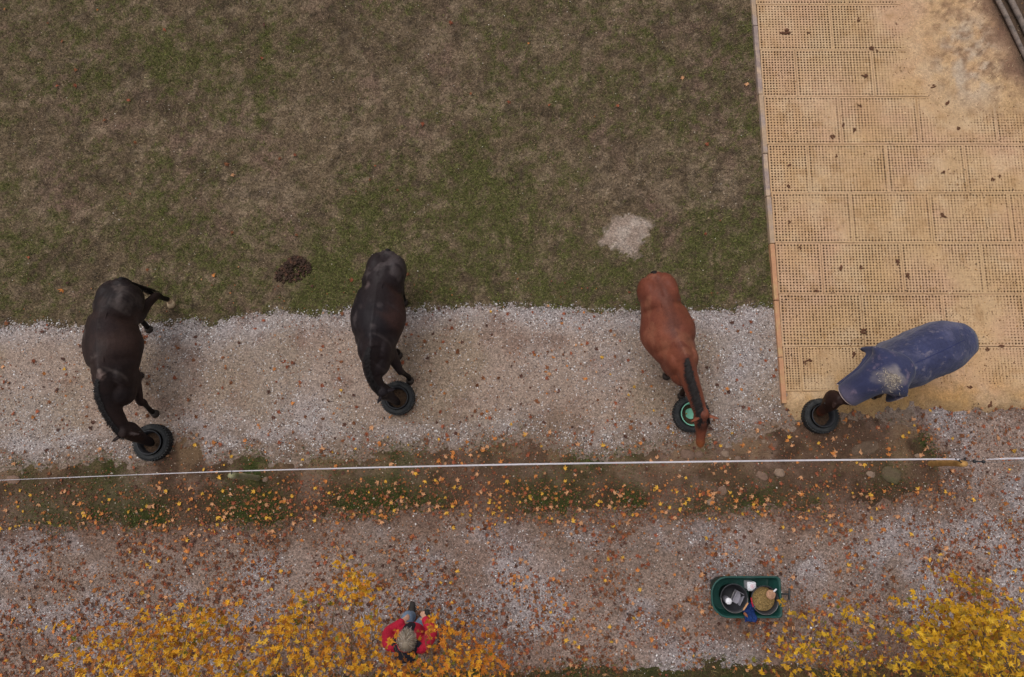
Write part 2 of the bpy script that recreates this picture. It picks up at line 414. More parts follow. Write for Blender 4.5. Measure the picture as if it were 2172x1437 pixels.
# dark grassy bank where the trees stand, below the path
def bank_mask(x, y): return np.interp(x, *HB) - y + ny(x, y, 81, 2, .3)
def bank_col(x, y):
    n = len(x); c = np.repeat(lin((70, 60, 42))[None], n, 0)
    c = mixc(c, (58, 60, 32), smooth(.4, .6, fbm(x * 2, y * 2, 82, 4)))
    return mixc(c, (96, 66, 48), .7 * smooth(.5, .7, fbm(x * 3, y * 3, 83, 4)))
X, Y = grid(-12, 12, -7, float(HB[1].max()) + .3, .06)
x, y = X.ravel(), Y.ravel(); m = bank_mask(x, y).reshape(X.shape)
kind(sheet('grassy_bank', X, Y, zsheet(X, Y, m, .035, -.05, .12), bank_col(x, y), m > -.25, M['earth']), 'structure')

# pale patch of crushed stone in the meadow
pc = P(1328, 500)
PPOLY = np.array([P(a, b)[:2] for a, b in ((1277, 510), (1300, 476), (1312, 462), (1340, 462), (1378, 474), (1370, 495), (1358, 512), (1352, 540), (1318, 532), (1300, 520))])
def poly_sd(x, y, poly):
    ins = np.zeros(len(x), bool); d = np.full(len(x), 1e9); n = len(poly)
    for i in range(n):
        a, b = poly[i], poly[(i + 1) % n]; e = b - a
        t = np.clip(((x - a[0]) * e[0] + (y - a[1]) * e[1]) / (e @ e), 0, 1)
        d = np.minimum(d, np.hypot(x - a[0] - t * e[0], y - a[1] - t * e[1]))
        cr = ((a[1] > y) != (b[1] > y)) & (x < (b[0] - a[0]) * (y - a[1]) / (b[1] - a[1] + 1e-12) + a[0]); ins ^= cr
    return np.where(ins, d, -d)
X, Y = grid(pc[0] - .8, pc[0] + .8, pc[1] - .8, pc[1] + .8, .03)
x, y = X.ravel(), Y.ravel(); m = (poly_sd(x, y, PPOLY) + .07 + ny(x, y, 91, 6, .12) + ny(x, y, 94, 16, .10)).reshape(X.shape)
c = np.repeat(lin((160, 145, 134))[None], len(x), 0); c = mixc(c, (144, 126, 114), smooth(.4, .65, fbm(x * 6, y * 6, 92, 4)))
c = mixc(c, (100, 86, 68), .85 * smooth(.09, -.02, m.ravel() + .16 * (fbm(x * 14, y * 14, 93, 3) - .5)))
kind(sheet('stone_patch', X, Y, zsheet(X, Y, m, .02), c, m > -.2, M['gravel']), 'structure')

# ------------------------------------------------------------------ mat floor with panels
ROW_H = (P(1700, 14)[1] - P(1700, 736)[1]) / 7
row_tops = [P(1700, 14)[1] + ROW_H] + [P(1700, 14)[1] - i * ROW_H for i in range(8)]
joint_px = [1790, 1760, 1848, 1779, 1878, 1803, 1910, 1826, 1870]
PAN_W = ROW_H * 1.53
SAND_B = interp_px([(1640, 862), (1660, 865), (1700, 895), (1760, 885), (1840, 875), (1930, 868), (2000, 872), (2172, 868), (2600, 862)])
def sand_edge(x, y): return np.minimum(y - np.interp(x, *SAND_B), x - mat_left(y) - .05)
def bury(x, y):
    """how deep the panels lie under loose sand (1 = fully covered)"""
    qx, qy = PX(x, y)
    d = np.clip(fbm(x * 1.1, y * 1.1, 101, 4) * 2.0 - .76, 0, 1) * .6 + .03
    d = d + smooth(1830, 2010, qx - .35 * (qy - 150)) * smooth(330, 150, qy) * 1.1
    d = d + .9 * smooth(800, 850, qy) + .26 * smooth(1880, 2080, qx) + .35 * smooth(690, 800, qy) * smooth(1690, 1760, qx)
    return np.clip(d, 0, 1.2)
def sand_col(x, y):
    qx, qy = PX(x, y); n = len(x)
    c = np.repeat(lin((187, 155, 119))[None], n, 0)
    c = mixc(c, (190, 152, 124), .7 * smooth(.35, .7, fbm(x * 1.2, y * 1.2, 111, 5)))
    c = mixc(c, (184, 147, 104), .45 * smooth(.42, .72, fbm(x * 1.5, y * 1.5, 112, 5)))
    c = mixc(c, (198, 170, 138), .5 * smooth(.5, .75, fbm(x * 3, y * 3, 113, 5)))
    c = mixc(c, (158, 122, 84), .5 * smooth(.55, .8, fbm(x * 6, y * 6, 114, 5)))
    c = mixc(c, (186, 140, 78), .75 * smooth(770, 860, qy) * smooth(.3, .55, fbm(x * 2, y * 2, 115, 3)))
    pl = np.clip(blob(qx, qy, [(2050, 90, 55, 1), (2060, 170, 60, .9), (2020, 130, 50, .6)]), 0, 1)
    c = mixc(c, (176, 158, 140), pl * smooth(.35, .6, fbm(x * 5, y * 5, 116, 5)) * .8)
    rough_ = smooth(1900, 2040, qx - .3 * (qy - 100)) * smooth(330, 120, qy)
    c = mixc(c, (138, 108, 84), .8 * rough_ * smooth(.50, .68, fbm(x * 7, y * 7, 120, 5)))
    c = mixc(c, (112, 86, 68), .7 * rough_ * smooth(.60, .76, fbm(x * 13, y * 13, 124, 4)))
    ed = smooth(.40, -.02, y - np.interp(x, *SAND_B) + .55 * (fbm(x * 9, y * 9, 119, 4) - .5))
    c = mixc(c, (150, 124, 92), .75 * ed)
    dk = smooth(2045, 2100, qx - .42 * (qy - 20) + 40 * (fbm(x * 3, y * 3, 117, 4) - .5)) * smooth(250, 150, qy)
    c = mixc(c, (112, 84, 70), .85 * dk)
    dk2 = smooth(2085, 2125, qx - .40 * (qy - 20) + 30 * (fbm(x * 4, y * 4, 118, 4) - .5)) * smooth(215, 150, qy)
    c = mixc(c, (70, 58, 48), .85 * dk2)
    return c
MAT_TOP = .055
floor_root = None
X, Y = grid(float(MATX0) - .1, 12, .2, 9.5, .05)
x, y = X.ravel(), Y.ravel(); se = (sand_edge(x, y) + ny(x, y, 121, 3, .28) + ny(x, y, 123, 10, .22)).reshape(X.shape)
bz = bury(X, Y); base = MAT_TOP - .038 + .046 * np.clip((bz - .60) / .4, 0, 1) + .004 * (fbm(X * 8, Y * 8, 122, 3) - .5)
Z = np.where(se > 0, np.minimum(base, G(X, Y) + .01 + se * .5), G(X, Y) + np.clip(se * .2, -.06, 0) + .01)
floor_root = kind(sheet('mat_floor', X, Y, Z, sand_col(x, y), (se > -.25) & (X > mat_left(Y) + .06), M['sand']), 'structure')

HX, HY = 26, 17
oct_a = (np.arange(8) + .0) / 8 * 2 * math.pi
SQ = np.array([(1, 0), (1, 1), (0, 1), (-1, 1), (-1, 0), (-1, -1), (0, -1), (1, -1)], float) / 2
OC = np.stack([np.cos(oct_a), np.sin(oct_a)], 1)
M['hole'] = material('hole_soil', L4(124, 102, 82), 0.95, noises=((60, .25),))
def build_panel(x0, x1, y0, y1, zoff, tilt):
    w, h = x1 - x0, y1 - y0; bd = .016
    px_, py_ = (w - 2 * bd) / HXn(w), (h - 2 * bd) / HY
    nx = HXn(w)
    I, J = np.meshgrid(np.arange(nx), np.arange(HY)); I = I.ravel(); J = J.ravel()
    cx = x0 + bd + (I + .5) * px_; cy = y0 + bd + (J + .5) * py_
    fill = bury(cx, cy) + .35 * (vnoise(cx * 40, cy * 40, 131) - .5) + 1.2 * (fbm(cx * 2.6, cy * 2.6, 132, 4) - .5)
    edge = (I == 0) | (J == 0) | (J == HY - 1) | (I == nx - 1)
    fill = fill - .30 * edge
    op = fill < .80
    fc = np.clip((fill + .05) / .85, 0, 1)
    rad = np.where(edge, .34, .31) * (1.08 - .35 * fc) * py_
    depth = .004 + .024 * (1 - fc)
    top = MAT_TOP + zoff
    def zt(xx, yy): return top + tilt[0] * (xx - x0 - w / 2) + tilt[1] * (yy - y0 - h / 2)
    V = []; F4 = []; F8 = []; n = 0
    # open cells
    c = np.stack([cx, cy], 1)[op]; k = len(c)
    sq = c[:, None, :] + SQ[None] * np.array([px_, py_]); oc = c[:, None, :] + OC[None] * rad[op][:, None, None]
    z1 = zt(sq[..., 0], sq[..., 1]); z2 = zt(oc[..., 0], oc[..., 1]); z3 = z2 - depth[op][:, None]
    A = np.concatenate([np.dstack([sq, z1]), np.dstack([oc, z2]), np.dstack([oc * .92 + c[:, None] * .08, z3])], 1)   # k,24,3
    V.append(A.reshape(-1, 3)); b = (np.arange(k) * 24)[:, None]
    j = np.arange(8); jn = (j + 1) % 8
    for (p, q) in ((0, 8), (8, 16)):
        f = np.stack([p + j, p + jn, q + jn, q + j], 1)
        F4.append((b[:, :, None] + f[None]).reshape(-1, 4))
    F8 = b + (16 + j)[None]
    n += k * 24
    # filled cells: one square of sand-covered rubber
    c = np.stack([cx, cy], 1)[~op]; k2 = len(c)
    sq = c[:, None, :] + SQ[None, [1, 3, 5, 7]] * np.array([px_, py_]); V.append(np.dstack([sq, zt(sq[..., 0], sq[..., 1])]).reshape(-1, 3))
    F4.append(n + (np.arange(k2) * 4)[:, None] + np.arange(4)[None]); n += k2 * 4
    # border strips and skirts
    def quad(ps):
        nonlocal n
        V.append(np.array(ps)); F4.append(np.array([[n, n + 1, n + 2, n + 3]])); n += 4
    xi0, xi1, yi0, yi1 = x0 + bd, x1 - bd, y0 + bd, y1 - bd
    for (a, bb, cc, d) in ((x0, x1, y0, yi0), (x0, x1, yi1, y1), (x0, xi0, yi0, yi1), (xi1, x1, yi0, yi1)):
        quad([(a, cc, zt(a, cc)), (bb, cc, zt(bb, cc)), (bb, d, zt(bb, d)), (a, d, zt(a, d))])
    zb = -.03
    for (p, q) in (((x0, y0), (x1, y0)), ((x1, y0), (x1, y1)), ((x1, y1), (x0, y1)), ((x0, y1), (x0, y0))):
        quad([(p[0], p[1], zb), (q[0], q[1], zb), (q[0], q[1], zt(*q)), (p[0], p[1], zt(*p))])
    V = np.vstack(V)
    F4 = np.vstack(F4)
    mi = np.zeros(len(F4) + len(F8), int); mi[len(F4):] = 1
    # faces of hole walls keep the rubber colour
    cv = sand_col(V[:, 0], V[:, 1]); ko = int(op.sum())
    f2 = np.repeat((fc[op] ** 1.3)[:, None], 8, 1).ravel(); ix = ((np.arange(ko) * 24)[:, None] + 16 + np.arange(8)[None]).ravel()
    cv[ix] = cv[ix] * f2[:, None] + lin((108, 88, 70))[None] * (1 - f2[:, None])
    return fastmesh('panel', V, [F4, F8], cv, False)
def HXn(w): return max(3, int(round(w / (ROW_H / HY) * .93)))
M['panel'] = material('sandy_rubber', attr=True, rough=0.9, noises=((6, .06), (18, .09), (40, .12), (130, .15)), bump=((70, .35, .006),), spec=.2)
gap = .004
for r in range(9):
    yt = row_tops[r]; yb = yt - ROW_H
    if r == 8: yb += .14
    xl = mat_left((yt + yb) / 2) + .085
    jx = P(joint_px[r], 0)[0]
    ym = (yt + yb) / 2; qy = float(PX(0, ym)[1]); jx = P(joint_px[r], qy)[0]
    xs = [jx]
    while xs[0] > xl + .12: xs.insert(0, xs[0] - PAN_W)
    xs[0] = xl
    if xs[1] - xl < .25: xs.pop(1)
    while xs[-1] < 10.2: xs.append(xs[-1] + PAN_W)
    for a, b in zip(xs[:-1], xs[1:]):
        me = build_panel(a + gap / 2 + random.uniform(0, .006), b - gap / 2, yb + gap / 2, yt - gap / 2 - random.uniform(0, .006), random.uniform(-.004, .004), (random.uniform(-.003, .003), random.uniform(-.004, .004)))
        obj('panel', me, M['panel'], floor_root)
# edging boards along the left side
M['board_grey'] = material('weathered_board', L4(146, 128, 122), .9, noises=((12, .15), (60, .15)), tints=((5, .45, .65, L4(184, 158, 134)),), bump=((40, .4, .006),))
M['board_tan'] = material('tan_board', L4(170, 144, 120), .9, noises=((12, .12), (60, .12)), tints=((4, .45, .6, L4(156, 138, 130)),), bump=((40, .4, .006),))
M['board_terra'] = material('terracotta_board', L4(184, 136, 104), .9, noises=((10, .10), (60, .10)), tints=((5, .48, .66, L4(180, 146, 106)),), bump=((40, .4, .006),))
eds = [(-60, 60), (60, 205), (205, 330), (330, 420), (420, 520), (520, 640), (640, 760), (760, 858)]
for i, (a, b) in enumerate(eds):
    ya, yb = P(1600, a)[1], P(1600, b)[1] + .012
    xa, xb = mat_left(ya), mat_left(yb)
    mb = MB(); d = np.array([xb - xa, yb - ya, 0]); ln = np.linalg.norm(d); d /= ln
    s = np.array([-d[1], d[0], 0]); mid = np.array([(xa + xb) / 2 + .042 + random.uniform(-.006, .006), (ya + yb) / 2, .02])
    ax = np.array([s, d, (0, 0, 1)])
    mb.box(mid, (.072, ln, .09 + .008 * (i % 3)), ax)
    mt = M['board_terra'] if i >= 5 else (M['board_tan'] if i in (0, 2, 4) else M['board_grey'])
    o = mb.build('edging_board', mt, floor_root, False, .006)
    if i >= 5: o['label'] = 'terracotta coloured edging board'

# ------------------------------------------------------------------ grass, pebbles (uncountable stuff)
def blades(name, x, y, z, ln, col, label, width=.008, flat=.9):
    n = len(x); a = rng.uniform(0, 2 * math.pi, n); tilt = rng.uniform(.2, flat, n)
    dx, dy = np.cos(a), np.sin(a); w = width * rng.uniform(.6, 1.5, n)
    b0 = np.stack([x - dy * w / 2, y + dx * w / 2, z - .004], 1); b1 = np.stack([x + dy * w / 2, y - dx * w / 2, z - .004], 1)
    hor = ln * np.sin(tilt * 1.5); ver = ln * np.cos(tilt * 1.5)
    t = np.stack([x + dx * hor, y + dy * hor, z + np.abs(ver) + .004], 1)
    V = np.stack([b0, b1, t], 1).reshape(-1, 3); F = np.arange(3 * n).reshape(n, 3)
    col = col * rng.choice([.55, .85, 1.0, 1.25, 1.6], n, p=[.22, .23, .25, .18, .12])[:, None]
    o = obj(name, fastmesh(name, V, [F], np.repeat(col, 3, 0)), M['blade'])
    kind(o, 'stuff'); tag(o, label, 'grass'); return o
def pick(cols, n, w=None):
    c = np.array([lin(q) for q in cols]); i = rng.choice(len(cols), n, p=w); c = c[i]
    return c * rng.uniform(.75, 1.3, n)[:, None]
N = 330000
x = rng.uniform(-9.9, 5.0, N); y = rng.uniform(1.6, 9.6, N)
gr = green_at(x, y); ok = (x < mat_left(y) - .01) & (y > np.interp(x, *UP) + ny(x, y, 41) + rng.normal(0, .05, N)) & (rng.random(N) < .30 + .7 * gr)
ok &= poly_sd(x, y, PPOLY) + ny(x, y, 91, 6, .12) < rng.normal(-.01, .04, N)
x, y, gr = x[ok], y[ok], gr[ok]; n = len(x)
isg = rng.random(n) < gr * 1.1
cg = pick([(98, 102, 52), (90, 96, 48), (114, 114, 64), (76, 85, 42), (118, 106, 72)], n); cb = pick([(126, 106, 82), (108, 90, 68), (150, 128, 100), (92, 76, 58), (104, 92, 60), (172, 150, 122)], n, [.25, .25, .15, .2, .1, .05])
blades('meadow_grass', x, y, G(x, y), rng.uniform(.02, .055, n) + .015 * isg, np.where(isg[:, None], cg, cb), 'short patchy green and brown grass of the meadow')
N = 90000
x = rng.uniform(-9.5, VEND + .2, N); y = rng.uniform(float(VL[1].min()) - .1, float(VU[1].max()), N)
gr = vgreen_at(x, y); ok = (verge_mask(x, y) > -.05) & (rng.random(N) < .03 + .97 * gr)
x, y, gr = x[ok], y[ok], gr[ok]; n = len(x)
blades('verge_grass', x, y, G(x, y) + .02, rng.uniform(.03, .08, n), pick([(72, 88, 36), (58, 76, 30), (88, 98, 44), (104, 104, 58), (46, 62, 26)], n), 'green grass tufts growing on the earth verge', .006, .8)
N = 50000
x = rng.uniform(-9, 9, N); y = rng.uniform(-5.5, float(HB[1].max()) + .1, N); ok = bank_mask(x, y) > rng.normal(0, .06, N)
x, y = x[ok], y[ok]; n = len(x)
blades('bank_grass', x, y, G(x, y) + .03, rng.uniform(.04, .11, n), pick([(76, 80, 40), (60, 66, 32), (96, 90, 52), (120, 104, 70), (48, 54, 28)], n), 'dark rough grass on the bank at the bottom edge', .007, .85)
OCT = np.array([(1, 0, 0), (0, 1, 0), (-1, 0, 0), (0, -1, 0), (0, 0, 1), (0, 0, -.4)], float)
OCF = np.array([(0, 1, 4), (1, 2, 4), (2, 3, 4), (3, 0, 4), (1, 0, 5), (2, 1, 5), (3, 2, 5), (0, 3, 5)])
def pebbles(name, x, y, z, size, col, label):
    n = len(x); a = rng.uniform(0, 2 * math.pi, n); ca, sa = np.cos(a), np.sin(a)
    O = OCT[None] * rng.uniform(.65, 1.3, (n, 6, 3)) * size[:, None, None] * np.array([1, .8, .6])
    V = np.stack([O[..., 0] * ca[:, None] - O[..., 1] * sa[:, None] + x[:, None], O[..., 0] * sa[:, None] + O[..., 1] * ca[:, None] + y[:, None], O[..., 2] + z[:, None]], -1)
    F = (np.arange(n) * 6)[:, None, None] + OCF[None]
    o = obj(name, fastmesh(name, V.reshape(-1, 3), [F.reshape(-1, 3)], np.repeat(col, 6, 0)), M['pebble'])
    kind(o, 'stuff'); tag(o, label, 'gravel')
GC = [(180, 172, 170), (206, 200, 198), (146, 132, 128), (108, 96, 92), (76, 67, 66), (150, 128, 112), (224, 220, 220)]
N = 110000
x = rng.uniform(-9.6, 9.6, N); y = rng.uniform(float(VU[1].min()), float(UP[1].max()), N)
ok = (gravel_mask(x, y) > rng.normal(-.03, .04, N)) & (verge_mask(x, y) < rng.normal(.0, .05, N)) & (rng.random(N) < .20 + .80 * peb_at(x, y)) & (x < mat_left(y))
x, y = x[ok], y[ok]; n = len(x)
pebbles('loose_gravel', x, y, G(x, y) + .013, rng.uniform(.006, .014, n) + .006 * (rng.random(n) < .12), pick(GC, n, [.24, .16, .2, .13, .1, .09, .08]), 'loose grey and white gravel on the horses standing strip')
N = 90000
x = rng.uniform(-9, 9.2, N); y = rng.uniform(float(HB[1].min()), .9, N)
ok = (path_mask(x, y) > .05) & (verge_mask(x, y) < 0) & (sand_edge(x, y) < 0) & (rng.random(N) < .2 + .8 * smooth(.48, .66, fbm(x * 1.6, y * 1.6, 62, 4)))
ok &= (y < np.interp(x, *VL) + .15) | (x > VEND - .1)
x, y = x[ok], y[ok]; n = len(x)
pebbles('path_gravel_stones', x, y, G(x, y) + .009, rng.uniform(.006, .014, n) + .006 * (rng.random(n) < .10), pick(GC, n, [.2, .14, .24, .17, .12, .08, .05]), 'loose grey gravel on the path below the verge')
N = 5000
x = rng.uniform(-9.5, VEND, N); y = rng.uniform(float(VL[1].min()), float(VU[1].max()), N); ok = verge_mask(x, y) > 0
x, y = x[ok], y[ok]; n = len(x)
pebbles('verge_pebbles', x, y, G(x, y) + .03, rng.uniform(.004, .012, n) + .012 * (rng.random(n) < .06), pick([(160, 140, 122), (130, 108, 92), (112, 90, 74), (184, 170, 156), (90, 72, 58)], n), 'small stones and crumbs of soil on the earth verge')
N = 2600
x = rng.uniform(-9.5, 4.9, N); y = rng.uniform(1.7, 9.4, N); ok = (x < mat_left(y)) & (y > np.interp(x, *UP))
bb = blob(*PX(x, y), BARES); ok &= rng.random(N) < .3 + bb
x, y = x[ok], y[ok]; n = len(x)
pebbles('meadow_stones', x, y, G(x, y) + .008, rng.uniform(.005, .012, n), pick([(200, 186, 166), (180, 160, 136), (214, 204, 190), (140, 116, 100)], n), 'small pale stones strewn over the meadow')
# dark crumbs and straw on the sand
N = 6000
x = rng.uniform(4.0, 9.5, N); y = rng.uniform(.3, 8.5, N); ok = (sand_edge(x, y) > 0.02) & (fbm(x * 1.3, y * 1.3, 141, 3) + .35 * smooth(3.0, .6, y) + .3 * smooth(6.2, 8.2, x) * smooth(4.5, 6, y) > .52)
x, y = x[ok], y[ok]; n = len(x)
pebbles('mat_debris', x, y, np.full(n, MAT_TOP + .006), rng.uniform(.003, .010, n) + .006 * (rng.random(n) < .15), pick([(92, 66, 48), (74, 56, 46), (120, 84, 52), (150, 110, 60), (110, 70, 54)], n), 'dark crumbs of dung and straw strewn over the mats')
N = 9000
x = rng.uniform(4.0, 9.6, N); y = rng.uniform(.4, 8.6, N); qx, qy = PX(x, y)
ok = (sand_edge(x, y) > .05) & (rng.random(N) < .05 + .12 * smooth(.5, .7, fbm(x * 2, y * 2, 145, 3)) + .95 * smooth(1930, 2060, qx - .3 * (qy - 100)) * smooth(300, 160, qy) * smooth(.35, .6, fbm(x * 4, y * 4, 146, 3)))
x, y = x[ok], y[ok]; n = len(x)
o = blades('straw_litter', x, y, np.full(n, MAT_TOP + .008), rng.uniform(.02, .07, n), pick([(150, 118, 84), (112, 84, 62), (190, 164, 126), (92, 70, 54), (206, 184, 150)], n), 'dry straw and chaff scattered over the sandy mats', .007, 1.0)
o['category'] = 'straw'
#PART2
# ------------------------------------------------------------------ horses
def coat(name, bumpst=.25): return material(name, attr=True, rough=.5, noises=((7, .12), (26, .10), (90, .16), (240, .16)), bump=((9, .35, .02), (200, bumpst, .004)), spec=.13, sheen=.0)
M['coat'] = coat('horse_coat')
M['hair'] = material('horse_hair', attr=True, rough=.6, spec=.3)
M['hoof'] = material('hoof_horn', L4(60, 52, 48), .6, noises=((40, .2),))
M['hoof_pale'] = material('pale_hoof', L4(206, 180, 148), .6, noises=((40, .15),))
M['eye'] = material('eye', L4(16, 10, 8), .12, spec=.5)
#            hw    hh   pear ridge     (tail head, croup, hip, loin, barrel, girth, withers)
TR = np.array([(.15, .15, .0, .10), (.25, .26, .05, .12), (.295, .31, .06, .13), (.345, .335, .10, .12), (.405, .365, .12, .10), (.35, .365, .10, .14), (.245, .345, .12, .32)])
def ribbon_hair(roots, dirs, ln, w, cols, seg=5, droop=.5, wide=None):
    """flat tapering locks; roots (n,3), dirs (n,3)"""
    n = len(roots); V = []; C = []; Fs = []
    side = np.cross(dirs, rng.normal(size=(n, 3)) + np.array([0, 0, .01]))
    if wide is not None: side = wide + rng.normal(0, .25, (n, 3))
    side /= np.linalg.norm(side, axis=1)[:, None]
    for k in range(seg + 1):
        t = k / seg
        p = roots + dirs * (ln * t)[:, None]; p[:, 2] -= droop * ln * t * t
        ww = (w * (1 - .8 * t * t))[:, None]
        V += [p - side * ww, p + side * ww]; C += [cols, cols]
    V = np.stack(V, 1); m = 2 * (seg + 1); C = np.stack(C, 1)
    f = np.array([(2 * k, 2 * k + 1, 2 * k + 3, 2 * k + 2) for k in range(seg)])
    F = (np.arange(n) * m)[:, None, None] + f[None]
    return V.reshape(-1, 3), F.reshape(-1, 4), C.reshape(-1, 3)
def mirror_side(t):
    s = np.cross(t, (0, 0, 1)); return s / np.linalg.norm(s)     # points to the horse's right
def build_horse(spec):
    top = np.array([P(*q) for q in spec['top']])          # 7 trunk points, tail head -> withers
    neck = np.array([P(*q) for q in spec['neck']])        # crest points after the withers, last = poll
    muz = P(*spec['muzzle']); k = spec.get('k', 1.0)
    mb = MB()
    A = curve(np.hstack([top, TR * np.array([k * spec.get('fat', 1), k, 1, 1])]), 30)
    C = A[:, :3].copy(); C[:, 2] -= A[:, 4]
    mb.loft(C, A[:, 3], A[:, 4], n=28, pear=A[:, 5], ridge=A[:, 6])
    t_rear = C[6] - C[0]; t_rear[2] = 0; t_rear /= np.linalg.norm(t_rear)
    t_front = C[-1] - C[-8]; t_front[2] = 0; t_front /= np.linalg.norm(t_front)
    s_r, s_f = mirror_side(t_rear), mirror_side(t_front)
    Zv = np.array([0, 0, 1.])
    # haunches, shoulders, chest
    hip = top[2]
    for sg in (-1, 1):
        c = top[1] + t_rear * .04 * k + s_r * sg * .13 * k; c[2] = top[1][2] - .31 * k
        mb.ell(c, (.165 * k, .26 * k, .29 * k), [s_r, t_rear, Zv])
        c = top[6] + t_front * .02 + s_f * sg * .145 * k; c[2] = top[6][2] - .46 * k
        mb.ell(c, (.115 * k, .22 * k, .33 * k), [s_f, t_front, Zv])
    c = top[6] + t_front * .20 * k; c[2] = top[6][2] - .48 * k
    mb.ell(c, (.205 * k, .24 * k, .25 * k), [s_f, t_front, Zv])
    # neck
    pts = np.vstack([top[5] * .5 + top[6] * .5, top[6], neck]); nn = len(pts)
    q = np.linspace(0, 1, nn)
    NH = np.interp(q, [0, .2, .45, .75, 1], [.26, .26, .20, .145, .115]) * k; NW = np.interp(q, [0, .2, .45, .75, 1], [.16, .155, .125, .10, .085]) * k * spec.get('neckw', 1)
    B = curve(np.hstack([pts, NH[:, None], NW[:, None]]), 22)
    T, S, U = frames(B[:, :3], (0, 0, 1))
    NC = B[:, :3] - U * B[:, 3:4]
    mb.loft(NC, B[:, 4], B[:, 3], n=20, pear=.05, ridge=.45)
    # head
    poll = B[-1, :3]; pc_ = NC[-1]
    hd = muz - poll; hl = np.linalg.norm(hd); hd /= hl
    hx = np.array(spec.get('headside', mirror_side(np.array([hd[0], hd[1], 0]) + 1e-6))); hx = hx - hd * (hx @ hd); hx /= np.linalg.norm(hx)
    hu = np.cross(hx, hd); hu = hu if hu[2] > 0 or spec.get('flip') else -hu
    fr = np.array([-.06, .06, .20, .36, .55, .75, .90, 1.0]); fw = np.array([.075, .095, .112, .100, .078, .064, .066, .052]) * k; fh = np.array([.09, .12, .145, .135, .105, .08, .075, .055]) * k
    off = np.array([.07, .11, .13, .12, .10, .085, .08, .065]) * k
    HC = poll[None] + hd[None] * (fr * hl)[:, None] - hu[None] * off[:, None] + hu[None] * .03
    Hh = curve(np.hstack([HC, fw[:, None], fh[:, None]]), 20)
    mb.loft(Hh[:, :3], Hh[:, 3], Hh[:, 4], ref=hu, n=18, ridge=.10)
    eyes = []
    for sg in (-1, 1):
        e = poll + hd * .30 * hl + hx * sg * .088 * k - hu * .075 * k
        mb.ell(e + hu * .02, (.03, .05, .03), [hx, hd, hu], 10, 7); eyes.append(e + hx * sg * .018)
        eb = poll + hd * .015 - hu * .02 + hx * sg * .055 * k
        ed = spec.get('ears', (-.25, .75, .65)); dv = hd * ed[0] + hx * sg * ed[1] + hu * ed[2]; dv = dv / np.linalg.norm(dv)
        el = .165 * k
        mb.loft(np.array([eb + dv * el * u for u in (-.1, .2, .45, .7, .9, 1.0)]), np.array([.028, .036, .038, .030, .018, .008]) * k, np.array([.02, .018, .016, .014, .012, .008]) * k, ref=hd, n=10)
        nz = poll + hd * .95 * hl + hx * sg * .05 * k - hu * .06
        mb.ell(nz, (.018, .03, .022), [hx, hd, hu], 8, 6)
    # legs
    legs = spec['legs']; hoofs = []
    for nm in ('LH', 'RH', 'LF', 'RF'):
        sg = 1 if nm[0] == 'R' else -1
        hp = P(*legs[nm]); hp[2] = float(G(hp[0], hp[1])) + .012
        if nm[1] == 'H':
            tt, ss = t_rear, s_r
            a = top[1] + tt * .13 * k + ss * sg * .13 * k; a[2] = top[1][2] - .30 * k
            st = hp * .25 + a * .75 + tt * .14 * k; st[2] = .92 * k; st += ss * sg * .03
            hk = hp * .72 + a * .28 - tt * .10 * k; hk[2] = .52 * k
            fl = hp - tt * .035; fl[2] = .17
            pts_ = np.array([a, st, (st + hk) / 2 - tt * .02, hk, (hk + fl) / 2, fl, hp + Zv * .06]); rw = np.array([.15, .115, .068, .052, .036, .040, .040]) * k; rh = np.array([.22, .16, .085, .068, .042, .046, .044]) * k
        else:
            tt, ss = t_front, s_f
            a = top[6] + tt * .02 + ss * sg * .155 * k; a[2] = .98 * k
            kn = hp * .62 + a * .38 + tt * .05 * k; kn[2] = .50 * k
            fl = hp - tt * .03; fl[2] = .16
            pts_ = np.array([a, a * .6 + kn * .4, kn + Zv * .08, kn, (kn + fl) / 2, fl, hp + Zv * .06]); rw = np.array([.105, .085, .055, .055, .038, .042, .040]) * k; rh = np.array([.15, .105, .062, .060, .040, .046, .044]) * k
        D = curve(np.hstack([pts_, rw[:, None], rh[:, None]]), 22)
        mb.loft(D[:, :3], D[:, 3], D[:, 4], ref=tt, n=14)
        hoofs.append((nm, hp, tt))
    me = remesh(mb, 'horse', .0135, 12)
    # hollow of the flank, groove behind the shoulder
    V = mverts(me); n = len(V)
    for sg in (-1, 1):
        for (ti, dn_, lat, rr, am, tt, ss) in ((top[2] * .55 + top[3] * .45, .20, .29, (.05, .16), .055, t_rear, s_r), (top[5] * .75 + top[6] * .25, .24, .28, (.05, .20), .03, t_front, s_f), (top[2] * .8 + top[1] * .2, .07, .20, (.06, .07), -.022, t_rear, s_r)):
            p0 = ti + ss * sg * lat * k; p0[2] = ti[2] - dn_
            d = V - p0; al = d @ tt; vz = d[:, 2]; lt = (d @ ss)
            wgt = np.exp(-(al / rr[0]) ** 2 - (vz / rr[1]) ** 2) * (np.abs(lt) < .2)
            V -= ss[None] * sg * (am * wgt)[:, None]
    AF = curve(A[:, :2], 240); dm = np.full(n, 9.)
    for i in range(0, 72): dm = np.minimum(dm, np.hypot(V[:, 0] - AF[i, 0], V[:, 1] - AF[i, 1]))
    V[:, 2] -= .016 * np.exp(-(dm / .03) ** 2) * (V[:, 2] > 1.15)
    dm = np.full(n, 9.)
    for i in range(96, 240): dm = np.minimum(dm, np.hypot(V[:, 0] - AF[i, 0], V[:, 1] - AF[i, 1]))
    V[:, 2] += .009 * np.exp(-(dm / .035) ** 2) * (V[:, 2] > 1.15)
    me.vertices.foreach_set('co', V.astype(np.float32).ravel()); me.update()
    # coat colours
    c = np.repeat(lin(spec['coat'])[None], n, 0)
    d_top = np.full(n, 9.); allp = np.vstack([A[:, :3], B[2:, :3]])
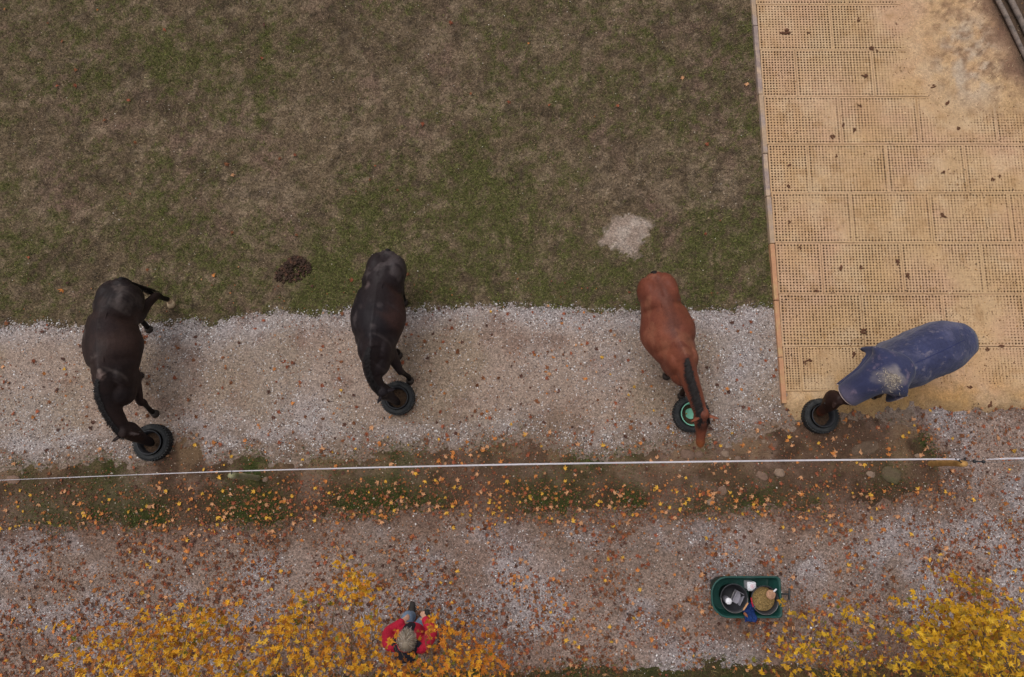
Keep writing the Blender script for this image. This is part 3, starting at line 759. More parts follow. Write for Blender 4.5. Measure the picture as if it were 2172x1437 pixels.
    for i in range(0, len(allp)): d_top = np.minimum(d_top, np.hypot(V[:, 0] - allp[i, 0], V[:, 1] - allp[i, 1]) + .6 * np.abs(V[:, 2] - allp[i, 2]))
    nz = fbm(V[:, 0] * 5 + V[:, 2] * 4, V[:, 1] * 5 - V[:, 2] * 3, 201, 4)
    nz2 = fbm(V[:, 0] * 2 + V[:, 2] * 2, V[:, 1] * 2 + V[:, 2], 203, 3)
    c = mixc(c, spec['coat2'], smooth(.4, .62, nz2) * .8)
    low = smooth(.62, .42, V[:, 2]) if spec['dark_legs'] else np.zeros(n)
    dh = np.linalg.norm(V - muz, axis=1)
    isleg = np.ones(n); isleg[np.minimum(dh, np.linalg.norm(V - (poll + muz) / 2, axis=1)) < .36] = 0
    c = mixc(c, spec['points'], low * isleg)
    if 'dorsal' in spec: c = mixc(c, spec['dorsal'], smooth(.13, .0, d_top + .16 * (nz - .5)) * .7)
    for (sx, sy, sz, r, cc, w) in spec.get('spots', []):
        p0 = P(sx, sy, sz); d = np.linalg.norm(V - p0, axis=1)
        c = mixc(c, cc, w * smooth(r, r * .2, d + r * 1.2 * (nz - .5)))
    c = mixc(c, spec.get('muzzle_col', spec['points']), smooth(.20, .06, dh) * .8)
    # dirt and dust
    c = mixc(c, spec['dust'], .35 * smooth(.55, .72, nz) * smooth(.9, 1.3, V[:, 2]))
    if 'sock' in spec:
        for nm, hp, tt in hoofs:
            if nm == spec['sock']: c = mixc(c, (206, 176, 146), smooth(.20, .13, np.linalg.norm(V - hp, axis=1)))
    setcol(me, c)
    body = obj('horse', me, M['coat'])
    tag(body, spec['label'], 'horse', 'horses feeding from the tyres')
    for e in eyes: MB().ell(e, (.016, .016, .016), n=10, m=7).build('eye', M['eye'], body)
    for nm, hp, tt in hoofs:
        h = MB().loft([hp + Zv * -.004 + tt * .02, hp + Zv * .03 + tt * .012, hp + Zv * .075 - tt * .004], [.066, .058, .046], [.070, .062, .046], ref=tt, n=16, round_cap=False)
        h.build('hoof', M['hoof_pale'] if nm == spec.get('sock') else M['hoof'], body)
    # mane
    if spec.get('mane', True):
        i0, i1 = 5, 21; nn = 1500
        u = rng.uniform(i0, i1, nn); ii = np.minimum(u.astype(int), 20); f = (u - ii)[:, None]
        root = B[ii, :3] * (1 - f) + B[ii + 1, :3] * f; Sx = S[ii]; Ux = U[ii]; Tx = T[ii]
        side = spec.get('mane_side', 1)
        dirs = Sx * side * rng.uniform(.5, .9, nn)[:, None] + Ux * rng.uniform(.04, .28, nn)[:, None] + Tx * rng.normal(.35, .2, nn)[:, None]
        dirs /= np.linalg.norm(dirs, axis=1)[:, None]
        root = root + Ux * .004 + Sx * rng.normal(0, .010, nn)[:, None]
        lnn = rng.uniform(.07, spec.get('mane_len', .17), nn) * np.clip(.35 + (u - i0) / 5, .35, 1)
        V2, F2, C2 = ribbon_hair(root, dirs, lnn, rng.uniform(.0025, .006, nn), pick([spec['hair']], nn), 5, .5, Tx)
        obj('mane', fastmesh('mane', V2, [F2], C2), M['hair'], body)
    # forelock
    if spec.get('forelock'):
        nn = 160; root = poll[None] + hx * rng.normal(0, .03, (nn, 1)) + hd * rng.uniform(-.02, .05, (nn, 1)) + hu * .012
        dirs = hd * rng.uniform(.7, 1, (nn, 1)) + hx * rng.normal(0, .28, (nn, 1)) + hu * rng.uniform(.02, .25, (nn, 1))
        V2, F2, C2 = ribbon_hair(root, dirs, rng.uniform(.08, .2, nn), rng.uniform(.004, .009, nn), pick([spec['hair']], nn), 4, .12)
        obj('forelock', fastmesh('forelock', V2, [F2], C2), M['hair'], body)
    # tail: dock and hanging hair
    t0 = top[0] - t_rear * .085 * k; t0[2] = top[0][2] - .07
    nn = 420
    u = rng.uniform(0, 1, nn)[:, None]; root = t0 - t_rear * .02 * u + Zv * (-.24 * u) + s_r * rng.normal(0, .022, (nn, 1))
    V2, F2, C2 = ribbon_hair(root, t_rear * rng.uniform(-.06, .10, (nn, 1)) + s_r * (rng.normal(0, .05, (nn, 1)) + spec.get('tail_swing', 0)) - Zv * 1.0, rng.uniform(.45, .72, nn), rng.uniform(.005, .011, nn), pick([spec['hair']], nn), 6, .15)
    tl = obj('tail', fastmesh('tail', V2, [F2], C2), M['hair'], body)
    dk = MB().loft([t0 + t_rear * .08 + Zv * .01, t0, t0 - t_rear * .02 - Zv * .09, t0 - t_rear * .02 - Zv * .24], [.035, .036, .03, .02], [.035, .036, .03, .02], ref=s_r, n=10)
    dk.build('dock', material('dock_hair', L4(*spec['hair']), .7), tl)
    return dict(body=body, A=A, B=B, C=C, S=S, U=U, T=T, t_rear=t_rear, t_front=t_front, s_r=s_r, s_f=s_f, poll=poll, hd=hd)
BLK = (40, 33, 33)
H1 = build_horse(dict(
    top=[(246, 602, 1.38), (231, 620, 1.47), (216, 650, 1.49), (207, 684, 1.46), (205, 722, 1.43), (206, 758, 1.45), (208, 792, 1.50)],
    neck=[(207, 822, 1.44), (213, 850, 1.34), (228, 882, 1.20), (247, 908, 1.05), (264, 924, .92)], muzzle=(322, 946, .22),
    legs=dict(LH=(366, 645), RH=(318, 697), LF=(331, 876), RF=(297, 795)), neckw=1.15,
    coat=(36, 29, 30), coat2=(47, 35, 33), points=(24, 20, 20), hair=(30, 26, 27), dust=(104, 92, 88), dark_legs=True, sock='LH', mane_side=1, ears=(.1, 1.0, .35), mane_len=.09,
    spots=[(214, 798, 1.49, .10, (140, 118, 112), .5), (211, 787, 1.49, .05, (150, 130, 122), .5), (258, 700, 1.20, .5, (64, 47, 42), .7), (225, 690, 1.40, .18, (40, 33, 36), .5)],
    label='dark brown horse with one pale hind hoof, leftmost, eating from a tyre'))
H2 = build_horse(dict(
    top=[(818, 541, 1.36), (812, 558, 1.45), (802, 588, 1.48), (796, 622, 1.45), (791, 660, 1.42), (787, 696, 1.44), (785, 728, 1.50)],
    neck=[(782, 752, 1.45), (783, 778, 1.33), (790, 802, 1.18), (802, 822, 1.02), (816, 836, .90)], muzzle=(846, 858, .20),
    legs=dict(LH=(858, 640), RH=(836, 612), LF=(870, 806), RF=(846, 752)), neckw=1.15,
    coat=(33, 28, 31), coat2=(41, 33, 34), points=(22, 19, 20), hair=(30, 26, 27), dust=(96, 86, 86), dark_legs=True, mane_side=1, ears=(-.5, .7, .6), mane_len=.09,
    spots=[(780, 604, 1.40, .07, (110, 95, 94), .4), (768, 652, 1.30, .06, (104, 90, 88), .35), (850, 665, 1.1, .45, (64, 44, 40), .8)],
    label='near black horse with its head down in a tyre, second from left'))
H3 = build_horse(dict(
    top=[(1394, 588, 1.38), (1403, 604, 1.46), (1412, 632, 1.48), (1421, 662, 1.45), (1430, 694, 1.42), (1441, 722, 1.44), (1455, 750, 1.50)],
    neck=[(1463, 775, 1.47), (1471, 803, 1.42), (1480, 833, 1.36), (1488, 862, 1.30), (1494, 884, 1.24)], muzzle=(1487, 948, .84),
    legs=dict(LH=(1402, 642), RH=(1370, 690), LF=(1444, 838), RF=(1412, 796)), neckw=1.1,
    coat=(112, 62, 48), coat2=(124, 70, 52), points=(44, 32, 28), hair=(34, 28, 27), dust=(146, 98, 76), dark_legs=True, mane_side=1, ears=(.05, 1.0, .5), mane_len=.13, forelock=True, muzzle_col=(146, 84, 48),
    dorsal=(92, 54, 44), spots=[(1432, 690, 1.45, .2, (96, 62, 54), .55), (1418, 640, 1.45, .10, (96, 60, 50), .5), (1440, 790, 1.2, .24, (120, 68, 50), .6), (1492, 905, 1.15, .12, (60, 36, 30), .8)],
    label='chestnut bay horse with black mane raising its head beside a green bucket'))
H4 = build_horse(dict(
    top=[(2050, 720, 1.36), (2036, 726, 1.45), (2014, 737, 1.48), (1990, 748, 1.45), (1960, 762, 1.42), (1932, 774, 1.44), (1908, 785, 1.50)],
    neck=[(1888, 796, 1.46), (1862, 808, 1.36), (1834, 824, 1.22), (1806, 840, 1.04), (1780, 856, .88)], muzzle=(1740, 882, .20),
    legs=dict(LH=(1955, 790), RH=(1940, 740), LF=(1850, 842), RF=(1842, 800)),
    coat=(44, 29, 26), coat2=(58, 36, 29), points=(40, 30, 28), hair=(34, 27, 26), dust=(110, 80, 60), dark_legs=True, fat=.82, mane_side=1, ears=(-.6, .6, .6), mane_len=.10, muzzle_col=(96, 52, 36),
    label='brown horse wearing a blue rug, rightmost, standing on the sandy mats'))

# ---- rug on the fourth horse
M['rug'] = material('rug_cloth', L4(58, 61, 90), .9, noises=((5, .14), (30, .12), (160, .16)), tints=((2.6, .50, .75, L4(96, 94, 116)), (9, .58, .76, L4(120, 112, 122))), bump=((7, .6, .05), (16, .5, .025), (260, .35, .003)), sheen=.15, spec=.12)
M['rug_neck'] = material('rug_neck_cloth', attr=True, rough=.9, noises=((5, .10), (30, .10), (160, .14)), tints=((6, .58, .75, L4(120, 104, 122)),), bump=((14, .5, .02), (260, .35, .003)), sheen=.15, spec=.12)
M['piping'] = material('cream_piping', L4(206, 184, 178), .8)
M['dusthair'] = material('pale_dust', L4(176, 160, 144), .95, noises=((50, .2),))
def drape(Cn, hw, hh, T, S, U, drop, infl, name, mat, parent, seed, wr=.022, n=46, flare=None):
    """cloth laid over a row of cross-sections and hanging down at both sides"""
    m = len(Cn); V = []
    for i in range(m):
        row = []
        fl = 0 if flare is None else flare[i]
        for j in range(n):
            t = -1 + 2 * j / (n - 1)          # -1 left hem ... 0 back ... 1 right hem
            sg = 1 if t >= 0 else -1; a = abs(t)
            if a < .55:
                an = a / .55 * math.pi * .52; lx = (hw[i] + infl) * math.sin(an) * (1 - .10 * (1 - a / .55) ** 2 * 0); lz = (hh[i] + infl) * math.cos(an)
                p = Cn[i] + S[i] * sg * lx + U[i] * lz
            else:
                b = (a - .55) / .45; lx = hw[i] + infl + .015 * b + fl * math.sin(b * math.pi * .5) ; p = Cn[i] + S[i] * sg * lx + U[i] * (hh[i] + infl) * math.cos(math.pi * .52); p = p + np.array([0, 0, -drop[i] * b])
            w = wr * (.15 + .85 * min(1, a * 1.4)) * 2 * (float(fbm(np.array([i * .30 + 7]), np.array([t * 3.0]), seed, 3)[0]) - .5)
            nrm = p - Cn[i]; nrm /= np.linalg.norm(nrm)
            row.append(p + nrm * (abs(w) + .3 * w))
        V.append(row)
    V = np.array(V)
    for _ in range(5): V[1:-1] = (V[:-2] + 2 * V[1:-1] + V[2:]) / 4
    V = V.reshape(-1, 3)
    F = [[i * n + j, i * n + j + 1, (i + 1) * n + j + 1, (i + 1) * n + j] for i in range(m - 1) for j in range(n - 1)]
    mb = MB(); mb.add(V, F)
    o = mb.build(name, mat, parent, True)
    sol = o.modifiers.new('thick', 'SOLIDIFY'); sol.thickness = .012; sol.offset = 1
    return o, V.reshape(m, n, 3)
A4 = H4['A']; 
Ax = curve(np.vstack([np.hstack([A4[0, :3] - H4['t_rear'] * .10 - np.array([0, 0, .05]), A4[0, 3:]])[None], A4]), 46)
ax_h = Ax.copy(); ax_h[:, 3] = np.maximum(ax_h[:, 3], np.interp(np.arange(46), [0, 3, 8, 14, 36, 45], [.20, .28, .32, .33, .30, .22]))
# the rug bridges the hollow of the loin and narrows behind the shoulder
ax_h[:, 3] = np.minimum(ax_h[:, 3], np.interp(np.arange(46), [0, 27, 36, 45], [.40, .37, .285, .205]))
Cc = ax_h[:, :3].copy(); Cc[:, 2] -= np.maximum(ax_h[:, 4], .16)
T4, S4, U4 = frames(Cc, (0, 0, 1))
rug, RV = drape(Cc, ax_h[:, 3], np.maximum(ax_h[:, 4], .16), T4, S4, U4, np.interp(np.arange(46), [0, 6, 12, 45], [.30, .40, .42, .42]), .022, 'rug', M['rug'], H4['body'], 301, .04)
# neck cover, shoulder fullness flares out
B4 = H4['B']; nb = 40
pts = np.vstack([A4[-6, :3], A4[-3, :3], B4[4:20:3, :3]])
bw = np.interp(np.linspace(0, 1, len(pts)), [0, .10, .22, .38, .52, .66, 1], [.20, .27, .365, .37, .27, .175, .14]); bh = np.interp(np.linspace(0, 1, len(pts)), [0, .2, .5, 1], [.30, .28, .22, .15])
Bx = curve(np.hstack([pts, bw[:, None], bh[:, None]]), nb)
Tn, Sn, Un = frames(Bx[:, :3], (0, 0, 1)); Cn = Bx[:, :3] - Un * Bx[:, 4:5]
fl = np.interp(np.arange(nb), [0, 3, 8, 13, 18, 40], [.0, .0, .02, .02, .0, .0])
nc, NV = drape(Cn, Bx[:, 3], Bx[:, 4], Tn, Sn, Un, np.interp(np.arange(nb), [0, 8, 15, 21, 40], [.34, .34, .26, .10, .04]), .034, 'neck_cover', M['rug_neck'], rug, 305, .03, flare=fl)
nv_ = mverts(nc.data); wq = P(1897, 802, 1.50); dd = np.linalg.norm((nv_ - wq) * np.array([1, 1, .6]), axis=1)
cn_ = np.repeat(lin((54, 57, 86))[None], len(nv_), 0); cn_ = mixc(cn_, (146, 136, 132), .65 * smooth(.22, .02, dd + .42 * (fbm(nv_[:, 0] * 9, nv_[:, 1] * 9, 311, 4) - .5)))
cn_ = mixc(cn_, (110, 100, 118), .6 * smooth(.30, .05, np.linalg.norm(nv_ - NV[-1, 23], axis=1)))
setcol(nc.data, cn_)
def rope_mesh(pts, r, n=8):
    return MB().loft(np.asarray(pts), r, r, ref=(.3, .2, 1), n=n)
rope_mesh(NV[-1] + Tn[-1] * .008, .008).build('piping', M['piping'], nc)
rope_mesh(RV[4:42, 23] * .5 + RV[4:42, 22] * .5 + np.array([0, 0, .008]), .007).build('seam', material('navy_seam', L4(44, 50, 86), .9), rug)
rope_mesh(RV[0][4:-4], .005).build('piping', M['piping'], rug)
for (i0, j0, j1) in ((9, 32, 39), (13, 33, 39), (10, 6, 12), (14, 6, 12)):
    rope_mesh(NV[i0][j0:j1] + np.array([0, 0, .022]), .007).build('strap', M['piping'], nc)
# pale shavings caught on the withers
n_ = 420; i_ = rng.normal(0, 1, (n_, 2)) * np.array([.075, .055]); wpt = P(1897, 802, 1.52); wd = H4['t_front']; wsd = H4['s_f']
root = wpt[None] + wd * i_[:, :1] - wsd * (i_[:, 1:] * 1.3); root[:, 2] = 1.545 - .6 * np.abs(i_[:, 1]) ** 1.1 - .15 * np.abs(i_[:, 0])
dr = rng.normal(0, 1, (n_, 3)); dr[:, 2] = np.abs(dr[:, 2]) * .25; dr /= np.linalg.norm(dr, axis=1)[:, None]
V2, F2, C2 = ribbon_hair(root, dr, rng.uniform(.01, .05, n_), rng.uniform(.002, .004, n_), pick([(184, 170, 152), (160, 146, 130)], n_), 2, .2)
kind(obj('dust_patch', fastmesh('dust_patch', V2, [F2], C2), M['hair'], rug), 'stuff')

# ------------------------------------------------------------------ tyres and feed buckets
M['rubber'] = material('tyre_rubber', L4(40, 41, 43), .75, noises=((20, .2), (90, .2)), tints=((7, .5, .75, L4(66, 65, 63)),), bump=((60, .3, .004),), spec=.3)
M['pail'] = material('black_pail', L4(44, 44, 48), .55, noises=((20, .2),), spec=.4)
M['mint'] = material('mint_bucket', L4(122, 184, 160), .5, noises=((12, .08),), spec=.4)
M['feed'] = material('feed_grain', L4(72, 55, 42), .95, noises=((40, .3), (150, .35)), voro=(120, .35), bump=((90, .8, .012),))
def tyre(px, py, r, label, blabel, pail, feed_lvl=.05, seed=0, clean=False):
    c = P(px, py, .10); c[2] = float(G(c[0], c[1])) + .004
    if seed == 4: c[2] += .03
    h = .18; prof = []
    for a in np.linspace(0, 2 * math.pi, 22, endpoint=False):
        ca, sa = math.cos(a), math.sin(a)
        rr = r * .825 + r * .175 * np.sign(ca) * abs(ca) ** .6; zz = h / 2 + h / 2 * np.sign(sa) * abs(sa) ** .7
        prof.append((float(rr), float(zz)))
    root = empty('tyre', tuple(c)); tag(root, label, 'tyre', 'tyres holding feed buckets')
    mb = MB().lathe((0, 0, 0), prof, 48, close=True); b = mb.build('carcass', M['rubber'], root)
    rb = MB()
    for q in (.90, .84): rb.lathe((0, 0, 0), [(r * q - .004, h * .985), (r * q, h * 1.005), (r * q + .004, h * .985), (r * q, h * .96)], 48, close=True)
    rb.build('sidewall_ring', M['rubber'], b)
    tb = MB()
    for i in range(40):
        a = i / 40 * 2 * math.pi; d = np.array([math.cos(a), math.sin(a), 0]); t = np.array([-d[1], d[0], 0])
        for z in (.05, .13): tb.box(d * (r * .995) + np.array([0, 0, z]), (.02, .026, .06), [d, t, (0, 0, 1)])
    tb.build('tread', M['rubber'], root, False)
    bk = empty('feed_bucket', tuple(c)); tag(bk, blabel, 'bucket', 'feed buckets set in tyres')
    ri = r * .66
    w = MB().lathe((0, 0, 0), [(ri * .82, .012), (ri * .92, .10), (ri * .985, .205), (ri * 1.03, .212), (ri * 1.03, .220), (ri * .95, .218), (ri * .88, .10), (ri * .78, .022), (.001, .022)], 40)
    w.build('pail', pail, bk)
    fd = MB(); pts = []; F = []; n1, n2 = 9, 30
    for i in range(n1):
        for j in range(n2):
            rr = ri * .86 * i / (n1 - 1); a = j / n2 * 2 * math.pi
            zz = feed_lvl + (.05 * (rr / ri) ** 2 if clean else .02) + .018 * (float(vnoise(np.array([rr * 30 * math.cos(a) + 9]), np.array([rr * 30 * math.sin(a)]), seed)[0]) - .5)
            if clean: zz -= .085 * math.exp(-((rr * math.cos(a) - .02) ** 2 + (rr * math.sin(a) - .02) ** 2) / .095 ** 2)
            pts.append((rr * math.cos(a), rr * math.sin(a), zz))
    for i in range(n1 - 1):
        for j in range(n2):
            k = (j + 1) % n2; F.append([i * n2 + j, (i + 1) * n2 + j, (i + 1) * n2 + k, i * n2 + k])
    fd.add(pts, F); fd.build('feed', M['feed'], bk)
    return c
tyre(326, 939, .275, 'black tyre under the muzzle of the leftmost dark horse', 'black feed bucket in the leftmost tyre', M['pail'], .05, 1)
tyre(844, 845, .258, 'black tyre under the head of the second horse from left', 'black feed bucket in the second tyre from left', M['pail'], .05, 2)
tyre(1466, 879, .275, 'black tyre with a green bucket beside the chestnut bay horse', 'mint green feed bucket half full of grain', M['mint'], .048, 3, True)
tyre(1738, 883, .262, 'black tyre at the mat corner under the rugged horse\'s head', 'black feed bucket in the rightmost tyre', M['pail'], .05, 4)
#PART3
# ------------------------------------------------------------------ tape fence
M['tape'] = material('white_tape', L4(190, 184, 190), .7, noises=((30, .08),))
M['post_moss'] = material('mossy_post', L4(150, 144, 116), .9, noises=((20, .2), (80, .2)), tints=((6, .45, .65, L4(126, 132, 84)),), bump=((30, .5, .01),))
M['post_amber'] = material('amber_post', L4(184, 140, 84), .8, noises=((16, .12), (70, .15)), tints=((5, .5, .7, L4(150, 112, 66)),), bump=((30, .4, .008),))
M['black'] = material('black_plastic', L4(34, 34, 38), .5, spec=.4)
M['wire'] = material('grey_wire', L4(120, 112, 110), .6)
TZ = 1.16
TAPE = [(-500, 1038), (0, 1019), (250, 1009), (492, 1000), (800, 992), (1100, 985.5), (1500, 979.5), (1800, 976), (1990, 974.5), (2036, 975)]
def tape(pts, name, parent, w0, w1, sag=.02):
    q = np.array([P(a, b, TZ) for a, b in pts]); C = curve(q, 160)
    u = np.linspace(0, 1, 160); C[:, 2] += .012 * np.sin(u * 40) - sag * np.sin(np.clip((u - .25) / .7, 0, 1) * math.pi)
    T, S, U = frames(C, (0, 0, 1))
    V = []; F = []
    for i in range(160):
        a = .25 * math.sin(u[i] * 60) + (.9 * (1 - smooth(.2, .32, u[i])))
        d = S[i] * math.cos(a) + U[i] * math.sin(a); nrm = -S[i] * math.sin(a) + U[i] * math.cos(a)
        w = w0 + (w1 - w0) * float(smooth(.25, .55, u[i]))
        for (p, q2) in ((-1, -1), (1, -1), (1, 1), (-1, 1)): V.append(C[i] + d * p * w / 2 + nrm * q2 * .0018)
    for i in range(159):
        for j in range(4): F.append([i * 4 + j, i * 4 + (j + 1) % 4, i * 4 + 4 + (j + 1) % 4, i * 4 + 4 + j])
    mb = MB(); mb.add(V, F); return mb.build(name, M['tape'], parent, False)
fence = empty('fence_tape', tuple(P(1086, 986, 0))); tag(fence, 'white electric fence tape strung between two wooden posts', 'fence tape')
def keep(o, parent):      # parts are modelled in world space
    o.parent = parent; o.matrix_parent_inverse = Matrix.Translation(-Vector(parent.location)); return o
keep(tape(TAPE, 'tape', None, .011, .022), fence)
keep(tape([(2092, 975), (2130, 973.5), (2172, 972.5), (2500, 966)], 'tape', None, .022, .024, 0), fence)
keep(rope_mesh([P(2036, 975, TZ), P(2050, 977, TZ), P(2066, 979, TZ)], .006).build('hook', M['black'], None), fence)
gh = keep(rope_mesh([P(2066, 979, TZ), P(2076, 979.5, TZ), P(2086, 980, TZ)], .011, 12).build('gate_handle', M['black'], None), fence)
for q in ((2066.5, 979), (2086, 980)):
    c = P(*q, TZ); o = MB().ell(c, (.024, .026, .026), n=14, m=9).build('handle_guard', M['black'], None); o.parent = gh; o.matrix_parent_inverse = gh.matrix_world.inverted() if False else Matrix.Translation(-Vector(fence.location))
    o.matrix_parent_inverse = Matrix.Identity(4)
keep(rope_mesh([P(2087, 980, TZ), P(2110, 981, TZ), P(2125, 980, TZ), P(2172, 977, TZ), P(2400, 970, TZ)], .005).build('wire', M['wire'], None), fence)
for q in ((2027, 974.5), (2034, 976), (2047, 973)):
    c = P(*q, TZ); keep(MB().ell(c, (.014, .018, .018), n=10, m=7).build('clip', M['black'], None), fence)
def post(base, topp, h, r, mat, label, ins_px, sq=False):
    b = P(*base, 0.0); t = P(*topp, h); b[2] = float(G(b[0], b[1])) - .05
    root = empty('fence_post', (b[0], b[1], 0)); tag(root, label, 'post', 'wooden fence posts')
    L = curve(np.array([b, b * .5 + t * .5 + np.array([.012, .008, 0]), t]), 12) - np.array([b[0], b[1], 0])
    jit = np.array([1 + .10 * math.sin(i * 2.1) for i in range(12)])
    MB().loft(L, r * jit, r * jit * .92, ref=(0, 1, 0), n=14, round_cap=False).build('shaft', mat, root)
    ip = P(*ins_px, TZ) - np.array([b[0], b[1], 0])
    tp = t - np.array([b[0], b[1], 0])
    MB().loft([tp - np.array([0, 0, .03]), (tp + ip) / 2 - np.array([0, 0, .01]), ip], .008, .008, ref=(.2, .1, 1), n=8).build('insulator', M['black'], root)
post((552, 1015), (489, 1009), 1.12, .045, M['post_moss'], 'weathered mossy wooden post left of the first two horses\' gap', (492, 1000))
post((1970, 984), (2046, 984), 1.12, .048, M['post_amber'], 'amber wooden post at the right end of the fence tape', (2028, 975))

# ------------------------------------------------------------------ stones, dung, poles
M['stone'] = material('field_stone', L4(138, 116, 100), .9, noises=((8, .15), (50, .2)), bump=((18, .6, .02), (90, .4, .006)))
M['stone2'] = material('pinkish_stone', L4(122, 98, 84), .9, noises=((8, .15), (50, .2)), bump=((18, .6, .02), (90, .4, .006)))
M['stone_earth'] = material('earthy_stone', L4(98, 80, 66), .95, noises=((8, .2), (50, .25)), bump=((18, .6, .02), (90, .5, .008)))
M['stone_moss'] = material('mossy_stone', L4(96, 82, 64), .9, noises=((8, .15), (50, .2)), tints=((5, .45, .7, L4(84, 80, 54)),), bump=((18, .6, .02), (90, .4, .006)))
def stone(px, py, rpx, mat, label, flat=.55, el=1.2):
    c = P(px, py, 0); r = rpx / 160.0; c[2] = float(G(c[0], c[1])) + .022
    bm = bmesh.new(); bmesh.ops.create_icosphere(bm, subdivisions=3, radius=1.0)
    rs = random.uniform(0, 50); a = random.uniform(-.5, .5)
    for v in bm.verts:
        co = v.co
        k = 1 + .42 * (float(fbm(np.array([co.x * 1.1 + rs]), np.array([co.y * 1.1 + co.z * .9]), 401, 3)[0]) - .5)
        q = [round(t * 2.6) / 2.6 * .35 + t * .65 for t in co]
        v.co = Vector((q[0] * r * el * k, q[1] * r / el * k, q[2] * r * flat * k))
    me = bpy.data.meshes.new('stone'); bm.to_mesh(me); bm.free(); me.polygons.foreach_set('use_smooth', [True] * len(me.polygons))
    o = obj('stone', me, mat); o.location = c; o.rotation_euler = (0, 0, a); tag(o, label, 'stone', 'stones on the earth verge'); return o
for (a, b, r, m_, lb, f, e) in (
    (1648, 1003, 12.5, 'stone', 'round pale tan stone just below the fence tape', .6, 1.0),
    (1886, 1006, 24, 'stone_moss', 'large flat mossy stone below the tape near the amber post', .3, 1.1),
    (1456, 965, 16, 'stone2', 'larger pinkish stone above the tape below the bay horse\'s nose', .5, 1.25),
    (1481, 966, 10, 'stone2', 'smaller pinkish stone right beside the larger one below the bay horse\'s nose', .5, 1.1),
    (1536, 963, 10, 'stone', 'pale angular stone right of the bay horse\'s nose above the tape', .6, 1.1),
    (1562, 974, 8, 'stone2', 'small stone touching the tape right of the bay horse', .6, 1.0),
    (1612, 1009, 13, 'stone2', 'dull brown stone left of the round pale stone below the tape', .35, 1.2),
    (1843, 1006, 10, 'stone', 'small pale stone left of the large mossy stone', .5, 1.2),
    (1832, 952, 25, 'stone_earth', 'broad flat half buried stone above the tape right of the rightmost tyre', .14, 1.5),
    (1506, 1064, 10, 'stone', 'squarish pale stone low on the verge among leaves', .35, 1.1),
    (1530, 1040, 12, 'stone2', 'half buried brown stone low on the verge', .3, 1.0),
    (568, 1017, 7, 'stone', 'small olive stone at the foot of the mossy post', .7, 1.0),
    (38, 1018, 14, 'stone2', 'brown stone at the far left under the tape', .3, 1.3),
    (1939, 967, 6, 'stone', 'small pink stone under the tape beside the grass tuft', .6, 1.1),
    (1617, 937, 5, 'stone', 'small white stone between bay horse and rightmost tyre', .6, 1.0)):
    stone(a, b, r, M[m_], lb, f, e)
M['dung'] = material('dung', L4(62, 46, 38), .95, noises=((14, .2), (60, .35)), tints=((16, .5, .7, L4(92, 64, 50)),), bump=((40, .9, .02), (120, .6, .008)))
c0 = P(622, 572); mb = MB()
for i in range(330):
    a = random.uniform(0, 6.28); q = math.sqrt(random.random()); px_ = 622 + 37 * q * math.cos(a) + 6 * math.sin(a * 2); py_ = 572 + 27 * q * math.sin(a) - 8 * math.cos(a)
    p = P(px_, py_); r = random.uniform(.012, .028); p[2] = float(G(p[0], p[1])) + .008 + .05 * (1 - q * q) * random.uniform(.5, 1); an = random.uniform(0, 3.14)
    mb.ell(p - np.array([c0[0], c0[1], 0]), (r, r * random.uniform(.6, 1), r * .7), [(math.cos(an), math.sin(an), 0), (-math.sin(an), math.cos(an), 0), (0, 0, 1)], 8, 6)
o = mb.build('manure_pile', M['dung']); o.location = (c0[0], c0[1], 0); tag(o, 'dark brown manure pile lying on the grass left of the second horse', 'manure pile')
M['clod'] = material('dry_clod', L4(96, 66, 50), .95, noises=((30, .3),), tints=((20, .5, .7, L4(130, 84, 56)),), bump=((60, .7, .01),))
clods = [(1660, 72, 14), (1713, 74, 5), (1846, 108, 8), (1829, 165, 9), (1857, 112, 4), (1818, 46, 7), (1785, 271, 7), (1763, 295, 8), (1808, 281, 7), (1819, 229, 6), (1973, 188, 8), (2004, 225, 9), (2027, 276, 6), (1995, 369, 6), (1997, 460, 8), (1670, 475, 6), (1780, 573, 9), (1823, 570, 6), (1899, 560, 8), (1922, 588, 7), (1693, 529, 5), (1727, 620, 7), (1829, 705, 9), (1806, 755, 8), (1712, 767, 7), (1703, 772, 6), (2120, 735, 8), (2088, 742, 6), (2050, 822, 7), (2094, 858, 8), (1670, 400, 6), (1672, 353, 6), (2100, 385, 6), (2115, 378, 5), (1770, 334, 5)]
cm = []
for v in range(5):
    m2 = MB()
    for k in range(4): m2.ell((random.uniform(-.7, .7), random.uniform(-.45, .45), random.uniform(0, .2)), (random.uniform(.3, .7), random.uniform(.15, .4), random.uniform(.15, .35)), None, 7, 5)
    me = m2.mesh('clod'); me.materials.append(M['clod']); cm.append(me)
for i, (a, b, r) in enumerate(clods):
    o = obj('clod', cm[i % 5]); p = P(a, b); o.location = (p[0], p[1], MAT_TOP + .008); s = r / 140; o.scale = (s, s, s * .6); o.rotation_euler = (0, 0, random.uniform(0, 6.28) if i else 0)
    wh = ('long reddish clod near the upper left corner of the mats' if i == 0 else 'small dark clod on the mats ' + ('in the top rows, ' if b < 200 else 'in the upper middle rows, ' if b < 420 else 'in the middle rows, ' if b < 650 else 'close to the rugged horse, ') + ('near the edging boards' if a < 1760 else 'away from the edging' if a < 1930 else 'towards the right edge'))
    tag(o, wh, 'clod', 'dark clods on the mats')
M['pole'] = material('weathered_pole', L4(126, 112, 104), .9, noises=((6, .12), (40, .2)), tints=((8, .5, .7, L4(92, 84, 80)),), bump=((30, .5, .01),))
